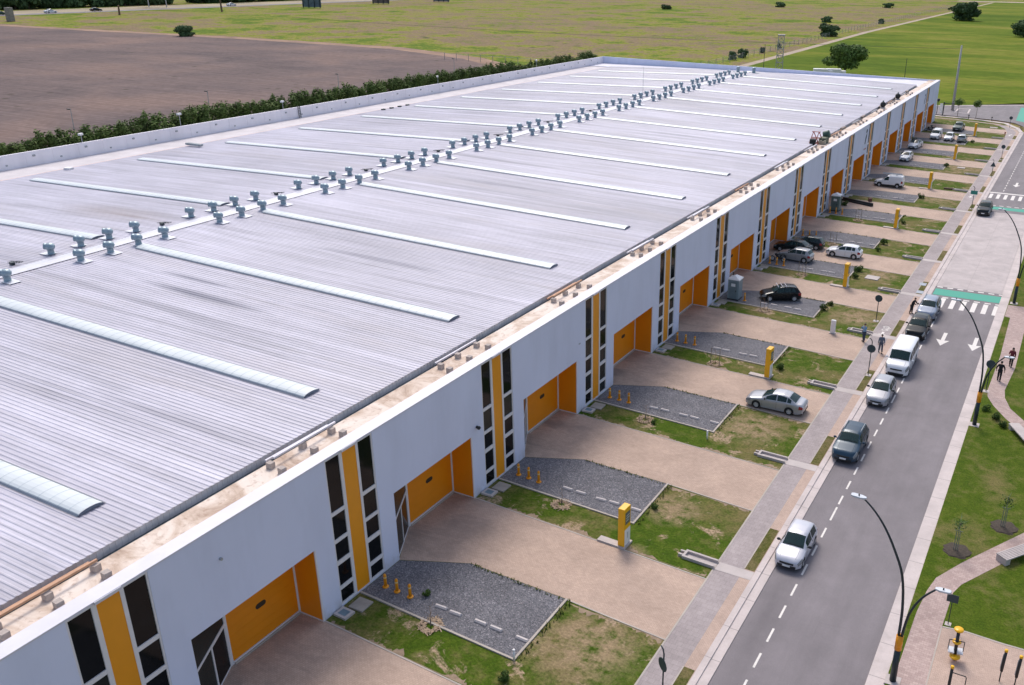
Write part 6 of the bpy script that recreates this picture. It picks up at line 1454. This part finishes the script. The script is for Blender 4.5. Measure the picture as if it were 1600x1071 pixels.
# two slack wires strung from the pole
for dz, l in ((16.9,'upper'),):
    m = MB(); pts = [(1.1+x*1.0, 259.0+0.02*x, dz-1.2*(1-((x+125)/125.0)**2)*1.0) for x in range(-250,1,10)]; m.tube(pts, 0.035, 4); o = m.build('overhead_wire', M_STEEL); tag(o, 'thin overhead wire running left from the tall concrete utility pole', 'wire')
for x, y, h, l in ((-14.0,262,7.5,'thin dark lamp post rising behind the far wall left of the utility pole'),(-70.0,300,6.5,'thin dark post behind the far wall left of the white trucks')):
    t = empty('thin_post', (x,y,-0.2), 0, l, 'post'); m = MB(); m.tube([(0,0,0),(0,0,h+6)], [0.12,0.07], 6); m.build('shaft', M_STEEL, t)
for i, (x, y) in enumerate(((-54.5,320.0),(-50.2,322.5))):
    t = empty('white_truck', (x,y,-0.25), R(20), ('white lorry body showing above the far wall, left of two','white lorry body showing above the far wall, right of two')[i], 'truck'); bevel(MB().box(-2.6,2.6,-1.2,1.2,1.1,3.4).build('box_body', M_WHITE, t), 0.12)
    bevel(MB().box(2.65,4.4,-1.1,1.1,0.9,2.8).build('cab', M_WHITE, t), 0.2); MB().box(-2.5,4.3,-0.9,0.9,0.5,1.09).build('chassis', M_DARK, t)
    for xx in (-2,4.1):
        for yy_ in (-1.1,1.1): m = MB(); m.lathe([(1e-4,-0.15),(0.55,-0.15),(0.55,0.15),(1e-4,0.15)], (xx,yy_,0.55), 14, 0, Matrix.Rotation(R(90),4,'X')); m.build('wheel', M_TYRE, t, True)
# field fence along the track
t = empty('field_fence', (0,0,0), 0, 'long post and wire fence between the dry meadow and the dirt track', 'fence')
pm = MB(); pm.tube([(0,0,-0.3),(0,0,2.6)], 0.11, 6); ME_FP = pm.mesh('post', plain('fence_post', (0.33,0.30,0.28), 0.9))
fx = lambda y: -103.5 - 6.0*(y-300)/300 if y < 600 else -109.5 - 3.5*(y-600)/450
ys_ = [300+8.5*i for i in range(88)]
for y in ys_: link('post', ME_FP, t, (fx(y), y, -0.2))
for i in range(4):
    m = MB(); m.tube([(fx(y), y, 0.5+0.55*i) for y in ys_], 0.03, 4); m.build('wire', M_GALV, t)
t = empty('back_fence', (0,0,0), 0, 'row of fence posts behind the far wall of the warehouse', 'fence')
xs2 = [-101+6.0*i for i in range(-18,3)]
for x in xs2: link('post', ME_FP, t, (x, 300+0.02*(x+101), 0)); 
m = MB(); m.tube([(x, 300+0.02*(x+101), 2.2) for x in xs2], 0.04, 4); m.build('wire', M_GALV, t)

# grass tufts and weeds: nobody could count them
tm = MB(); q = random.Random(5)
def tuft(x, y, h, z=0.0):
    for _ in range(3):
        a = q.uniform(0,6.283); lean = q.uniform(0.2,0.9); w = q.uniform(0.02,0.05)
        dx, dy = math.cos(a), math.sin(a)
        tm.quad((x-dy*w,y+dx*w,z),(x+dy*w,y-dx*w,z),(x+dx*h*lean+dy*w*0.3,y+dy*h*lean-dx*w*0.3,z+h),(x+dx*h*lean-dy*w*0.3,y+dy*h*lean+dx*w*0.3,z+h))
def inyard(x, y):
    k = math.floor((y - SK*x + 10.3)/P); yb = y - SK*x - k*P            # yb in [-10.3, 5.7)
    if yb > -0.7 or (x < 4.5 and yb > -3.1) : return False
    if x < 12.4 and yb > -7.2: return False
    return True
cnt = 0
while cnt < 0:
    x = q.uniform(0.3,19.2); y = 3 + 130*q.random()**1.4
    if inyard(x, y): tuft(x, y, q.uniform(0.03,0.075)); cnt += 1
for _ in range(1100):                                        # weeds along kerbs and walls
    k = q.randint(1,9); x = q.uniform(4.6,12.0)
    if q.random() < 0.5: tuft(x, (k-1)*P - 0.94 + SK*x - q.uniform(0,0.18), q.uniform(0.05,0.18))
    else: tuft(12.3+q.uniform(0,.35), (k-1)*P + SK*12.2 - q.uniform(0.9,7.0), q.uniform(0.05,0.22))
def inpark(x, y):
    return not (31.9 < x < 36.8 and 52 < y < 95 and x < 34.6) and not (x > 32.2 and y < 23.8 )
cnt = 0
while cnt < 0:
    x = q.uniform(32.0,42); y = q.uniform(18,80)
    if y > 24.5 and not (x < 34.8 and y > 54) and not (abs((y-26.5)-(x-33.4)*1.75) < 4.2) and not (x < 34.3 and y < 30): tuft(x, y, q.uniform(0.03,0.06)); cnt += 1
o = tm.build('grass_tufts', M_TUFT); tag(o, 'short weeds growing along the kerbs of the gravel pads', 'grass', kind='stuff')

# ------------------------------------------------------------------ site units to metres
bpy.context.view_layer.update()
S_ = 1.0/U
for o in list(COL.objects):
    if o.parent is None:
        o.location = o.location*S_
        if o.type not in ('CAMERA','LIGHT'): o.scale = (o.scale[0]*S_, o.scale[1]*S_, o.scale[2]*S_)
